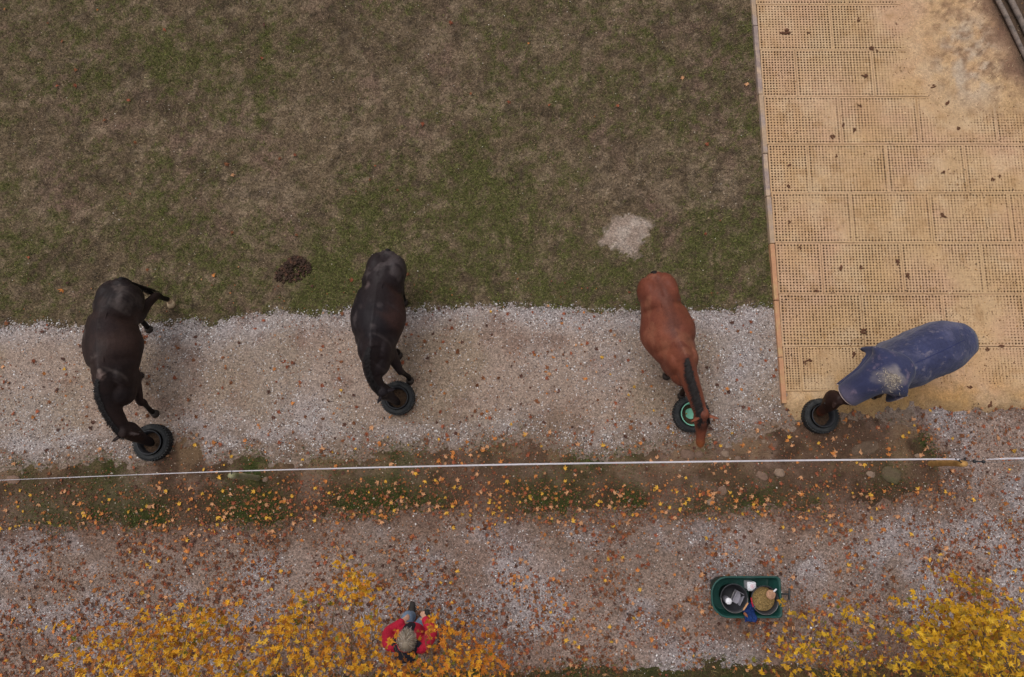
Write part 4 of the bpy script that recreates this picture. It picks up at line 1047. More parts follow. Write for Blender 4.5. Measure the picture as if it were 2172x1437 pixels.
for (a, b, r, lb) in (((2094, -40), (2178, 128), .040, 'weathered grey timber pole lying at the top right corner, nearer the mats'), ((2122, -40), (2206, 132), .046, 'weathered grey timber pole lying at the top right corner, farther from the mats')):
    p, q = P(*a, .13), P(*b, .10); root = p.copy(); C = curve(np.array([p, p * .6 + q * .4 + np.array([.012, 0, .01]), q]), 14)
    C = C - np.array([root[0], root[1], 0])
    o = MB().loft(C, r * np.linspace(1.0, .86, 14), r * np.linspace(1.0, .86, 14), n=14, round_cap=False).build('timber_pole', M['pole']); o.location = (root[0], root[1], 0); tag(o, lb, 'pole', 'poles in the top right corner')

# ------------------------------------------------------------------ garden cart
M['tub'] = material('green_tub', L4(28, 70, 64), .5, noises=((5, .08), (40, .10)), tints=((7, .55, .75, L4(48, 80, 74)),), spec=.4)
M['steel'] = material('dark_steel', L4(52, 52, 54), .5, spec=.5)
M['bail'] = material('bail_wire', L4(130, 126, 126), .4, metal=.6)
cc = P(1583, 1267, .55); CXY = np.array([cc[0], cc[1], 0]); CART = empty('garden_cart', tuple(CXY)); tag(CART, 'dark green plastic garden cart holding buckets on the gravel path', 'cart')
def rrect(w, d, rl, rr_, z, n=9):
    pts = []
    for (cx_, cy_, r, a0) in ((w / 2 - rr_, d / 2 - rr_, rr_, 0), (-w / 2 + rl, d / 2 - rl, rl, 90), (-w / 2 + rl, -d / 2 + rl, rl, 180), (w / 2 - rr_, -d / 2 + rr_, rr_, 270)):
        for k in range(n):
            a = R(a0 + 90 * k / (n - 1)); pts.append((cx_ + r * math.cos(a), cy_ + r * math.sin(a), z))
    return pts
Wc, Dc = 1.01, .575
rings = [rrect(Wc * .84, Dc * .80, .13, .05, .27), rrect(Wc * .86, Dc * .84, .15, .05, .275), rrect(Wc * .93, Dc * .93, .22, .055, .53), rrect(Wc * 1.0, Dc * 1.0, .25, .06, .535), rrect(Wc * 1.0, Dc * 1.0, .25, .06, .555), rrect(Wc * .965, Dc * .945, .235, .055, .56), rrect(Wc * .95, Dc * .92, .225, .05, .553), rrect(Wc * .925, Dc * .885, .215, .05, .525), rrect(Wc * .91, Dc * .865, .21, .05, .46), rrect(Wc * .90, Dc * .85, .20, .05, .455), rrect(Wc * .83, Dc * .79, .14, .045, .295), rrect(Wc * .80, Dc * .74, .12, .04, .29)]
n_ = len(rings[0]); mb = MB(); F = []
for i in range(len(rings) - 1):
    for j in range(n_): F.append([i * n_ + j, i * n_ + (j + 1) % n_, (i + 1) * n_ + (j + 1) % n_, (i + 1) * n_ + j])
F.append(list(range(n_))[::-1]); F.append([(len(rings) - 1) * n_ + j for j in range(n_)])
mb.add([p for r in rings for p in r], F); mb.build('tub', M['tub'], CART)
fr_ = MB()
for sx in (-.22, .33): fr_.box((sx, -.03, .15), (.03, .36, .03))
for sy in (-.17, .17): fr_.box((0, sy, .25), (.86, .03, .03))
for sx in (-.22, .33):
    for sy in (-.17, .17): fr_.box((sx, sy, .20), (.03, .028, .085))
fr_.build('chassis', M['steel'], CART, False, .003)
for sx in (-.22, .33):
    for sy in (-.19, .13):
        wz = .14; a = np.arange(28) / 28 * 2 * math.pi
        w = MB(); prof = [(.085, -.035), (.125, -.04), (.14, -.02), (.14, .02), (.125, .04), (.085, .035)]
        V = [(sx + r * math.cos(t), sy + y_, wz + r * math.sin(t)) for r, y_ in prof for t in a]; m_ = len(prof)
        w.add(V, [[i * 28 + j, ((i + 1) % m_) * 28 + j, ((i + 1) % m_) * 28 + (j + 1) % 28, i * 28 + (j + 1) % 28] for i in range(m_) for j in range(28)])
        wo = w.build('wheel', M['rubber'], CART)
        MB().loft([(sx, sy - .03, wz), (sx, sy + .03, wz)], .088, .088, ref=(0, 0, 1), n=20, round_cap=False).build('rim', M['steel'], wo)
hd_ = MB(); hd_.loft([(.44, 0, .26), (.55, 0, .34), (.66, .02, .44)], .014, .014, ref=(0, 0, 1), n=10); hd_.loft([(.655, -.05, .44), (.665, .09, .45)], .016, .016, ref=(0, 0, 1), n=10)
hd_.build('pull_handle', M['steel'], CART)
def inloc(px, py, z): p = P(px, py, z); return np.array([p[0], p[1], z])
FLOOR = .292
def bucket(px, py, r, label, feedz, grip):
    c = inloc(px, py, .56); root = empty('bucket', (c[0], c[1], FLOOR)); tag(root, label, 'bucket', 'buckets in the garden cart')
    MB().lathe((0, 0, 0), [(r * .74, 0), (r * .97, .255), (r * 1.02, .262), (r * 1.02, .272), (r * .95, .27), (r * .90, .20), (r * .71, .010), (.001, .010)], 40).build('pail', M['pail'], root)
    a = np.linspace(0, math.pi, 18); bl = np.array([(r * 1.0 * math.cos(t) * .98, -r * 1.02 * math.sin(t), .275 + .012 * math.sin(t)) for t in a])
    b = MB().loft(bl, .004, .004, ref=(0, 0, 1), n=6).build('bail', M['bail'], root)
    if grip: MB().loft(np.array([(-r * 1.03, .03, .285), (-r * 1.0, -.03, .287), (-r * .93, -.085, .287)]), .010, .010, ref=(0, 0, 1), n=8).build('grip', M['red'], b)
    if feedz:
        f = MB(); pts = [(0, 0, feedz + .02)]; FF = []
        for i in range(1, 8):
            for j in range(26):
                rr = r * .86 * i / 7; t = j / 26 * 6.2832; pts.append((rr * math.cos(t), rr * math.sin(t), feedz + .02 * (1 - (i / 7) ** 2) + random.uniform(-.005, .005)))
        for j in range(26): FF.append([0, 1 + j, 1 + (j + 1) % 26])
        for i in range(6):
            for j in range(26): k = (j + 1) % 26; FF.append([1 + i * 26 + j, 1 + (i + 1) * 26 + j, 1 + (i + 1) * 26 + k, 1 + i * 26 + k])
        f.add(pts, FF); f.build('feed', M['pellets'], root)
    return root
M['red'] = material('red_plastic', L4(170, 34, 50), .5)
M['pellets'] = material('pellet_feed', L4(134, 110, 70), .95, noises=((50, .25),), voro=(90, .5), bump=((80, .9, .012),))
bucket(1557.5, 1269, .195, 'black bucket holding a grey scoop in the garden cart', 0, False)
bucket(1622.5, 1273, .195, 'black bucket full of feed pellets in the garden cart', .19, True)
M['greymetal'] = material('grey_scoop', L4(150, 146, 156), .45, noises=((20, .1),), spec=.4)
M['white'] = material('white_plastic', L4(226, 224, 230), .45, noises=((10, .03),), spec=.4)
M['blue'] = material('blue_cloth', L4(30, 54, 108), .9, noises=((12, .2), (60, .15)), bump=((30, .8, .03),))
M['woodh'] = material('wood_handle', L4(190, 142, 100), .7, noises=((30, .1),))
M['brush'] = material('brown_brush', L4(140, 88, 60), .9, noises=((50, .3),))
M['redprint'] = material('red_print', L4(206, 90, 106), .6)
M['tan'] = material('tan_pellets', L4(176, 136, 110), .95, voro=(110, .3), bump=((90, .9, .01),))
# grey scoop in the left bucket
p = inloc(1564, 1268, .42); sc = empty('scoop', (p[0], p[1], .36), R(-28)); tag(sc, 'grey metal scoop standing in the left bucket of the cart', 'scoop')
s_ = MB(); s_.box((0, 0, .005), (.125, .17, .01)); s_.box((-.06, 0, .06), (.006, .17, .11)); s_.box((.06, 0, .06), (.006, .17, .11)); s_.box((0, .085, .06), (.125, .006, .11)); s_.build('pan', M['greymetal'], sc, False, .002)
MB().loft([(-.065, .07, .11), (-.10, .05, .12), (-.10, -.05, .12), (-.065, -.07, .11)], .006, .006, ref=(0, 0, 1), n=8).build('handle', M['bail'], sc)
p = inloc(1546, 1276, .50); cu = empty('white_bottle', (p[0], p[1], .315)); tag(cu, 'small white bottle beside the grey scoop in the left bucket', 'bottle')
MB().lathe((0, 0, 0), [(.045, 0), (.048, .01), (.048, .13), (.040, .15)], 24).build('bottle_body', M['greymetal'], cu); MB().lathe((0, 0, .15), [(.046, 0), (.047, .025), (.042, .033), (.001, .035)], 24).build('cap', M['white'], cu)
p = inloc(1594, 1244, .44); cn = empty('white_canister', (p[0], p[1], FLOOR)); tag(cn, 'white square canister with red print on its lid in the cart', 'canister')
rc = rrect(.125, .125, .02, .02, 0, 6); k_ = len(rc)
def stack(levels):
    V = []; F = []
    for (sc_, z) in levels: V += [(x_ * sc_, y_ * sc_, z) for x_, y_, _ in rc]
    for i in range(len(levels) - 1): F += [[i * k_ + j, i * k_ + (j + 1) % k_, (i + 1) * k_ + (j + 1) % k_, (i + 1) * k_ + j] for j in range(k_)]
    F.append([(len(levels) - 1) * k_ + j for j in range(k_)]); m_ = MB(); m_.add(V, F); return m_
stack([(.96, 0), (.96, .12), (.94, .13)]).build('canister_body', M['white'], cn)
ld = stack([(1.02, .132), (1.02, .155), (.97, .162)]).build('lid', M['white'], cn)
MB().lathe((0, 0, .1625), [(.050, 0), (.050, .006), (.046, .008), (.001, .008)], 30).build('lid_disc', M['white'], ld)
pr = MB()
pr.lathe((0.004, 0.004, .1708), [(.026, 0), (.029, 0), (.029, .001), (.026, .001)], 28, close=True)
for (xx, yy, ww) in ((.004, .014, .022), (.004, .005, .034), (.004, -.004, .030), (.004, -.012, .018)): pr.box((xx, yy, .1715), (ww, .0035, .001))
pr.build('red_print', M['redprint'], ld, False)
# blue cloth
p = inloc(1589, 1297, .50); X, Y = np.meshgrid(np.linspace(-1, 1, 16), np.linspace(-1, 1, 16))
Z = .06 * (fbm(X * 2 + 5, Y * 2, 77, 3) - .5) * 2 + np.where(Y < -.45, .02, 0) + .075 * smooth(.2, -.7, Y); bv = np.stack([X.ravel() * .085 + .02 * Y.ravel(), Y.ravel() * .12, Z.ravel()], 1)
m_ = MB(); m_.add(bv, [[i * 16 + j, i * 16 + j + 1, i * 16 + 17 + j, i * 16 + 16 + j] for i in range(15) for j in range(15)])
o = m_.build('blue_cloth', M['blue']); o.location = (p[0], p[1], .50); so = o.modifiers.new('thick', 'SOLIDIFY'); so.thickness = .01
tag(o, 'crumpled blue cloth over the lower rim of the green cart', 'cloth')
a_, b_ = inloc(1577, 1294, .59), inloc(1586, 1280, .585); o = MB().loft([a_ - a_, (b_ - a_) * .5, b_ - a_], [.011, .013, .012], [.011, .013, .012], ref=(0, 0, 1), n=10).build('wooden_handle', M['woodh']); o.location = a_; tag(o, 'short tan wooden handle lying between the buckets in the cart', 'handle')
a_, b_ = inloc(1579, 1301, .585), inloc(1588, 1312, .57); br = empty('brush', tuple(a_)); tag(br, 'small brown brush hanging over the lower rim of the cart', 'brush')
d = b_ - a_; MB().loft([d * 0, d * .45, d * .62], [.018, .02, .012], [.014, .015, .012], ref=(0, 0, 1), n=10).build('bristles', M['brush'], br); MB().loft([d * .6, d * 1.5], .007, .006, ref=(0, 0, 1), n=8).build('handle', M['woodh'], br)
p = inloc(1634, 1261, .55); ts = empty('feed_scoop', (p[0], p[1], .50)); tag(ts, 'tan scoop heaped with pellets in the right bucket of the cart', 'scoop')
MB().lathe((0, 0, 0), [(.035, 0), (.062, .05), (.066, .075), (.060, .075), (.045, .062)], 20).build('cup', M['tan'], ts); MB().ell((0, 0, .068), (.057, .055, .022), None, 14, 8).build('pellets', M['tan'], ts)
MB().loft([(.045, .045, .07), (.075, .075, .085)], .012, .012, ref=(0, 0, 1), n=10).build('handle', M['white'], ts)

# ------------------------------------------------------------------ person
M['jacket'] = material('red_jacket', L4(190, 36, 62), .75, noises=((10, .08), (60, .08)), bump=((16, .6, .02),))
M['jblack'] = material('black_fabric', L4(38, 38, 48), .85, noises=((20, .15),), bump=((20, .5, .015),))
M['jeans'] = material('jeans', L4(126, 146, 172), .85, noises=((14, .12), (90, .12)), bump=((20, .4, .012),))
M['skin'] = material('skin', L4(206, 160, 136), .6, noises=((30, .05),))
M['hairp'] = material('grey_blond_hair', attr=True, rough=.55, spec=.3)
M['shoe'] = material('shoe', L4(52, 48, 46), .8)
M['cord'] = material('drawstring', L4(196, 192, 196), .7)
pb = np.array([-1.39, -2.50, float(G(-1.39, -2.5))])
pe = MB(); Zv = np.array([0, 0, 1.])
def pt(x_, y_, z_): return np.array([x_, y_, z_])
hcn = pt(.045, .06, 1.60)
# body (head, neck, trunk, limbs) as one skin
pe.ell(hcn, (.078, .098, .115), None, 18, 12)
pe.ell(hcn + pt(0, .085, -.005), (.014, .022, .025), None, 8, 6); pe.ell(hcn + pt(0, .055, -.085), (.045, .045, .04), None, 10, 7)
for sg in (-1, 1): pe.ell(hcn + pt(sg * .08, -.005, -.01), (.012, .025, .035), None, 8, 6)
pe.loft([pt(.02, -.03, 1.36), pt(.035, .015, 1.47), pt(.045, .045, 1.54)], [.065, .055, .055], [.065, .058, .06], ref=(0, 1, 0), n=12)
pe.loft([pt(0, -.04, .88), pt(0, -.04, 1.02), pt(0, -.04, 1.18), pt(.01, -.045, 1.33), pt(.015, -.04, 1.42)], [.16, .14, .165, .185, .10], [.11, .10, .12, .12, .08], ref=(0, 1, 0), n=16)
feet = {}
for sg, fy in ((-1, .03), (1, -.08)):
    hipp = pt(sg * .09, -.04, .90); kn = pt(sg * .105, .06 + fy * .7, .50); an = pt(sg * .11, fy - .03, .09)
    C = curve(np.array([hipp, hipp * .5 + kn * .5 + pt(0, .01, 0), kn, kn * .5 + an * .5 - pt(0, .015, 0), an]), 12); pe.loft(C, np.interp(np.arange(12), [0, 5, 8, 11], [.085, .06, .055, .036]), np.interp(np.arange(12), [0, 5, 8, 11], [.095, .064, .058, .04]), ref=(0, 1, 0), n=12)
    pe.loft([an - pt(0, .05, .04), an + pt(0, .06, -.05), an + pt(0, .15, -.065)], [.035, .042, .032], [.04, .03, .02], n=10); feet[sg] = an
arms = {-1: [pt(-.20, -.05, 1.37), pt(-.27, .03, 1.10), pt(-.12, .13, .97)], 1: [pt(.22, -.07, 1.37), pt(.31, .05, 1.12), pt(.21, .17, 1.0)]}
for sg, (s0, e0, w0) in arms.items():
    C = curve(np.array([s0, (s0 + e0) / 2 + pt(sg * .012, -.01, 0), e0, (e0 + w0) / 2, w0]), 12); pe.loft(C, np.linspace(.05, .028, 12), np.linspace(.055, .03, 12), ref=(0, .3, 1), n=10)
    fd = (w0 - e0) / np.linalg.norm(w0 - e0); sd_ = np.cross(fd, Zv); sd_ /= np.linalg.norm(sd_); up_ = np.cross(sd_, fd)
    pe.ell(w0 + fd * .05, (.038, .05, .018), [sd_, fd, up_], 10, 7)
    for q in range(4):
        o_ = w0 + fd * .09 + sd_ * (-.028 + .019 * q); ln = (.065, .075, .07, .055)[q]; pe.loft([o_, o_ + fd * ln * .5 - up_ * .01, o_ + fd * ln * .85 - up_ * .035], [.0095, .009, .0075], [.0095, .009, .0075], ref=up_, n=8)
    o_ = w0 + fd * .025 - sd_ * sg * .034; pe.loft([o_, o_ + fd * .035 - sd_ * sg * .025 - up_ * .01, o_ + fd * .06 - sd_ * sg * .03 - up_ * .02], [.012, .011, .009], [.012, .011, .009], ref=up_, n=8)
me = remesh(pe, 'person', .007, 3); o = obj('person', me, M['skin']); o.location = pb; PERSON = o
tag(o, 'person in a red and black jacket walking below the yellow leaves', 'person')
# trousers, shoes
tr = MB(); tr.loft([pt(0, -.04, .80), pt(0, -.04, .90), pt(0, -.04, 1.0)], [.165, .18, .165], [.125, .135, .125], ref=(0, 1, 0), n=18)
for sg, fy in ((-1, .03), (1, -.08)):
    an = feet[sg]; hipp = pt(sg * .09, -.04, .88); kn = pt(sg * .105, .065 + fy * .7, .50)
    C = curve(np.array([hipp, hipp * .5 + kn * .5 + pt(0, .012, 0), kn, kn * .5 + an * .5 - pt(0, .012, 0), an + pt(0, 0, .0)]), 14); tr.loft(C, np.interp(np.arange(14), [0, 6, 9, 13], [.105, .084, .078, .072]), np.interp(np.arange(14), [0, 6, 9, 13], [.115, .088, .082, .078]), ref=(0, 1, 0), n=14)
o = obj('trousers', remesh(tr, 'trousers', .012, 3), M['jeans'], PERSON)
for sg in (-1, 1):
    an = feet[sg]; MB().loft([an + pt(0, -.065, -.045), an + pt(0, .0, -.035), an + pt(0, .09, -.05), an + pt(0, .18, -.062)], [.04, .045, .05, .036], [.05, .055, .04, .024], n=14).build('shoe', M['shoe'], PERSON)
# jacket: red body and sleeves, black front, shoulder and hood pieces
jk = MB(); jk.loft([pt(0, -.05, .86), pt(0, -.05, 1.0), pt(.005, -.055, 1.18), pt(.01, -.06, 1.33), pt(.015, -.05, 1.44)], [.215, .205, .21, .225, .12], [.16, .155, .16, .155, .10], ref=(0, 1, 0), n=22)
for sg, (s0, e0, w0) in arms.items():
    C = curve(np.array([s0 - pt(sg * .05, 0, 0), s0, (s0 + e0) / 2 + pt(sg * .02, -.01, 0), e0, (e0 + w0) / 2, w0 - (w0 - e0) * .02]), 16); jk.loft(C, np.interp(np.arange(16), [0, 5, 10, 15], [.09, .088, .078, .056]), np.interp(np.arange(16), [0, 5, 10, 15], [.10, .092, .08, .058]), ref=(0, .3, 1), n=14)
me = remesh(jk, 'jacket', .012, 3); jo = obj('jacket', me, M['jacket'], PERSON)
fp = MB(); fp.loft([pt(.0, .075, .87), pt(0, .080, 1.0), pt(.005, .082, 1.18), pt(.012, .078, 1.32), pt(.03, .045, 1.43)], [.085, .085, .085, .085, .06], [.034, .034, .034, .034, .04], ref=(0, 1, 0), n=16); fp.build('front_panel', M['jblack'], jo)
hdm = MB(); hdm.ell(pt(.015, -.185, 1.37), (.155, .095, .12), None, 18, 11); hdm.loft([pt(-.11, -.06, 1.44), pt(-.06, -.13, 1.47), pt(.02, -.15, 1.48), pt(.10, -.13, 1.47), pt(.14, -.06, 1.44)], .045, .04, n=12)
obj('hood', remesh(hdm, 'hood', .012, 4), M['jblack'], jo)
for sg in (-1, 1):
    s0 = arms[sg][0]; MB().box(s0 + pt(-sg * .05, .055, .09), (.085, .075, .02), [(.8, -.6 * sg, 0), (.6 * sg, .8, 0), (0, 0, 1)]).build('shoulder_patch', M['jblack'], jo, False, .006)
    rope_mesh([pt(.02 + sg * .018, .10, 1.40), pt(.02 + sg * .026, .125, 1.30), pt(.02 + sg * .03, .128, 1.20)], .005).build('drawstring', M['cord'], jo)
# hair cap
n_ = 1500; a = rng.uniform(0, 2 * math.pi, n_); q = np.sqrt(rng.uniform(0, 1, n_)) * 1.25; q = np.minimum(q, 1.35)
nr = np.stack([np.sin(q) * np.cos(a), np.sin(q) * np.sin(a) - .25 * q * 0, np.cos(q)], 1); root = hcn + nr * np.array([.082, .102, .119])
dr = np.stack([np.cos(a), np.sin(a) * .9 - .2, np.full(n_, -.25)], 1) + rng.normal(0, .25, (n_, 3)); dr -= nr * (dr * nr).sum(1)[:, None] * .9; dr /= np.linalg.norm(dr, axis=1)[:, None]
ha = MB().ell(hcn + pt(0, -.012, .008), (.088, .104, .122), None, 22, 14)
V2, F2, C2 = ribbon_hair(root + nr * .008, dr, rng.uniform(.04, .10, n_), rng.uniform(.003, .006, n_), pick([(178, 164, 146), (196, 186, 172), (148, 132, 114), (164, 152, 142)], n_), 4, .35)
hv = np.array(ha.v[0]); keepf = [f for f in ha.f if not (hv[f].mean(0)[1] > hcn[1] + .045 and hv[f].mean(0)[2] < hcn[2] + .045) and hv[f].mean(0)[2] > hcn[2] - .06]
q4 = np.array([f for f in keepf if len(f) == 4]); q3 = np.array([f for f in keepf if len(f) == 3])
cap = fastmesh('hair', np.vstack([hv, V2]), [q4, F2 + len(hv), q3], np.vstack([np.repeat(lin((160, 146, 128))[None], len(hv), 0), C2]), True)
obj('hair', cap, M['hairp'], PERSON)
for sg in (-1, 1): MB().ell(hcn + pt(sg * .03, .088, .005), (.011, .008, .009), None, 8, 6).build('eye', M['eye'], PERSON)

# ------------------------------------------------------------------ leaves
def leaf_shape(k):
    r_ = random.Random(k); out = []
    lob = [(90, 1.0), (38, .88), (142, .88), (-8, .62), (188, .62)]
    ang = [(-90, .10)]
    tips = sorted([(a % 360 if a % 360 < 270 else a - 360, l) for a, l in lob])
    seq = [(-60, .28)]
    order = [(-8, .62), (15, .40), (38, .88), (64, .48), (90, 1.0), (116, .48), (142, .88), (165, .40), (188, .62), (240, .28)]
    for a, l in order: seq.append((a, l * r_.uniform(.7, 1.2)))
    P2 = [(math.cos(R(a)) * l * .55, math.sin(R(a)) * l * .55, .10 * r_.uniform(-1, 1) + .26 * l * l * r_.uniform(-.7, 1)) for a, l in seq]
    V = [(0, 0, 0)] + P2; n = len(P2)
    F = [[0, 1 + i, 1 + (i + 1) % n] for i in range(n)]
    # stalk
    V += [(-.012, -.02, 0), (.012, -.02, 0), (.02, -.45, .03)]; F.append([n + 1, n + 3, n + 2])
    return np.array(V), np.array(F)
LS = [leaf_shape(k) for k in range(6)]
def leafset(name, pos, size, col, mat, parent=None, tilt=.25):
    Vs = []; Fs = []; Cs = []; n0 = 0
    n = len(pos); a = rng.uniform(0, 2 * math.pi, n); tx = rng.normal(0, tilt, n); ty = rng.normal(0, tilt, n); sh = rng.integers(0, 6, n)
    for k in range(6):
        i = np.where(sh == k)[0]
        if not len(i): continue
        V, F = LS[k]; v = V[None] * size[i][:, None, None]
        ca, sa = np.cos(a[i])[:, None], np.sin(a[i])[:, None]
        x_ = v[..., 0] * ca - v[..., 1] * sa; y_ = v[..., 0] * sa + v[..., 1] * ca
        z_ = v[..., 2] + x_ * tx[i][:, None] + y_ * ty[i][:, None]
        Vs.append((np.stack([x_, y_, z_], -1) + pos[i][:, None]).reshape(-1, 3)); m = len(V)
        Fs.append((n0 + (np.arange(len(i)) * m)[:, None, None] + F[None]).reshape(-1, 3)); n0 += len(i) * m
        Cs.append(np.repeat(col[i], m, 0))
    return obj(name, fastmesh(name, np.vstack(Vs), [np.vstack(Fs)], np.vstack(Cs)), mat, parent)
def leaf_density(x, y):
    qx, qy = PX(x, y)
    verge = (verge_mask(x, y) > -.1) * (.20 + .55 * smooth(1010, 1050, qy) * (.5 + .8 * fbm(x * 1.5, y * 1.5, 501, 3)) + .5 * np.exp(-((qx - 900) / 300) ** 2) * smooth(990, 1040, qy) + .4 * np.exp(-((qx - 1050) / 150) ** 2 - ((qy - 960) / 30) ** 2))
    verge *= smooth(-100, 500, qx) * .7 + .3
    path = (qy > 1060) * smooth(1060, 1130, qy) * (np.clip(fbm(x * 1.9, y * 1.9, 502, 5) * 3.6 - 1.4, 0, 1.5) * (.55 + .35 * np.exp(-((qx - 850) / 400) ** 2)) + .07 + .5 * smooth(1260, 1400, qy) * smooth(1400, 900, qx) + .5 * smooth(1280, 1400, qy) * smooth(1500, 1750, qx))
    right = (qx > 1950) * (qy > 860) * .28
    stand = (qy > 650) * (qy < 1010) * (gravel_mask(x, y) > 0) * (verge_mask(x, y) < 0) * (.05 + .07 * smooth(820, 950, qy) + .05 * np.clip(fbm(x * 2, y * 2, 503, 3) * 3 - 1.4, 0, 1))
    mead = (qy < 660) * .004
    return np.clip(verge + path + right + stand + mead, 0, 1)
N = 42000
x = rng.uniform(-9.4, 9.2, N); y = rng.uniform(-4.0, 8.5, N)
dn = leaf_density(x, y) * np.where(verge_mask(x, y) > -.1, .6, 1.2); ok = rng.random(N) < dn
ok &= ~((sand_edge(x, y) > .1) & (rng.random(N) < .9))
x, y = x[ok], y[ok]; qx, qy = PX(x, y); n = len(x)
PAL = {'yellow': (214, 164, 66), 'orange': (194, 124, 66), 'tan': (198, 146, 106), 'brown': (128, 80, 52), 'russet': (150, 84, 58), 'dark': (92, 62, 52)}
names = list(PAL); pal = np.array([lin(PAL[k]) for k in names])
wv = np.array([.15, .24, .24, .15, .18, .04]); wp = np.array([.05, .11, .09, .36, .26, .13]); ws = np.array([.04, .12, .08, .30, .26, .20])
isv = (verge_mask(x, y) > -.1); iss = (gravel_mask(x, y) > 0) & ~isv & (qy < 1010)
u = rng.random(n); cw = np.where(isv[:, None], np.cumsum(wv)[None], np.where(iss[:, None], np.cumsum(ws)[None], np.cumsum(wp)[None])); ci = np.minimum((u[:, None] > cw).sum(1), 5)
size = rng.uniform(.045, .12, n) * np.where(ci >= 3, .95, 1.0)
z = G(x, y) + np.where(isv, .042, .022) + rng.uniform(0, .012, n)
# the 300 largest are things of their own
vis = (qx > 10) & (qx < 2160) & (qy > 10) & (qy < 1425)
order = np.argsort(-(size + .03 * isv) * vis)[:300]; single = np.zeros(n, bool); single[order] = True
colr = pal[ci] * rng.uniform(.6, 1.1, n)[:, None]
lo = leafset('leaf_litter', np.stack([x, y, z], 1)[~single], size[~single], colr[~single], M['leaf'])
kind(lo, 'stuff'); tag(lo, 'brown and yellow fallen leaves littering the ground', 'leaves')
LM = {}
for k in range(4):
    for nm in names:
        V, F = LS[k]; me = fastmesh('fallen_leaf', V, [F]); LM[k, nm] = me
        if ('leaf_' + nm) not in M: M['leaf_' + nm] = material('leaf_' + nm, L4(*PAL[nm]), .75, noises=((3, .10), (9, .12)))
        me.materials.append(M['leaf_' + nm])
WORD = {'yellow': 'yellow', 'orange': 'orange', 'tan': 'pale tan', 'brown': 'brown', 'russet': 'russet', 'dark': 'dark brown'}
def zone(q):
    for lim, t in ((480, 'left of the mossy post'), (860, 'below the near black horse'), (1250, 'midway between two horses'), (1600, 'below the chestnut bay horse'), (1960, 'below the blue rugged horse')):
        if q < lim: return t
    return 'at the right edge'
for i in order:
    nm = names[ci[i]]; o = obj('fallen_leaf', LM[int(i) % 4, nm]); o.location = (x[i], y[i], z[i]); s = float(size[i]); o.scale = (s, s, s)
    o.rotation_euler = (random.gauss(0, .2), random.gauss(0, .2), random.uniform(0, 6.28))
    where = 'on the earth verge' if isv[i] else ('on the gravel the horses stand on' if iss[i] else ('in the meadow grass' if qy[i] < 650 else 'on the gravel path'))
    tag(o, WORD[nm] + ' fallen maple leaf ' + where + ', ' + zone(qx[i]), 'leaf', WORD[nm] + ' fallen leaves ' + where + ', ' + zone(qx[i]))
# crumbs of broken leaf, too many and small to count
N = 85000
x = rng.uniform(-9.4, 9.2, N); y = rng.uniform(-4, 2.7, N); ok = rng.random(N) < leaf_density(x, y) * 1.1 + .02
ok &= sand_edge(x, y) < .05
x, y = x[ok], y[ok]; n = len(x)
lc = leafset('leaf_crumbs', np.stack([x, y, G(x, y) + np.where(verge_mask(x, y) > -.1, .038, .018)], 1), rng.uniform(.018, .05, n), pick([(116, 76, 54), (140, 90, 62), (96, 66, 52), (168, 112, 70), (128, 78, 60)], n), M['leaf'])
kind(lc, 'stuff'); tag(lc, 'broken crumbs of brown leaves over path and verge', 'leaves')

# ------------------------------------------------------------------ maple trees along the bottom edge
M['bark'] = material('maple_bark', L4(92, 78, 62), .9, noises=((12, .2), (60, .2)), bump=((30, .6, .01),))
M['twig'] = material('maple_twig', L4(104, 84, 58), .85, noises=((30, .15),))
M['tleaf'] = material('maple_leaf', attr=True, rough=.6, noises=((50, .10),), spec=.3, transl=.25)
TCOL = {'gold': [(214, 156, 36), (202, 140, 36), (222, 174, 58), (184, 116, 38)], 'orange': [(214, 146, 40), (198, 122, 40), (226, 168, 52), (180, 104, 42)], 'lime': [(210, 160, 34), (192, 142, 36), (218, 174, 50), (160, 128, 42)]}
TL = {}
for kk, cl in TCOL.items():
    for q, c in enumerate(cl):
        m_ = material('maple_leaf_' + kk, L4(*c), .6, noises=((4, .10),), spec=.3, transl=.25)
        for k in range(3):
            V, F = LS[k]; me = fastmesh('leaf', V, [F]); me.materials.append(m_); TL[kk, q, k] = me
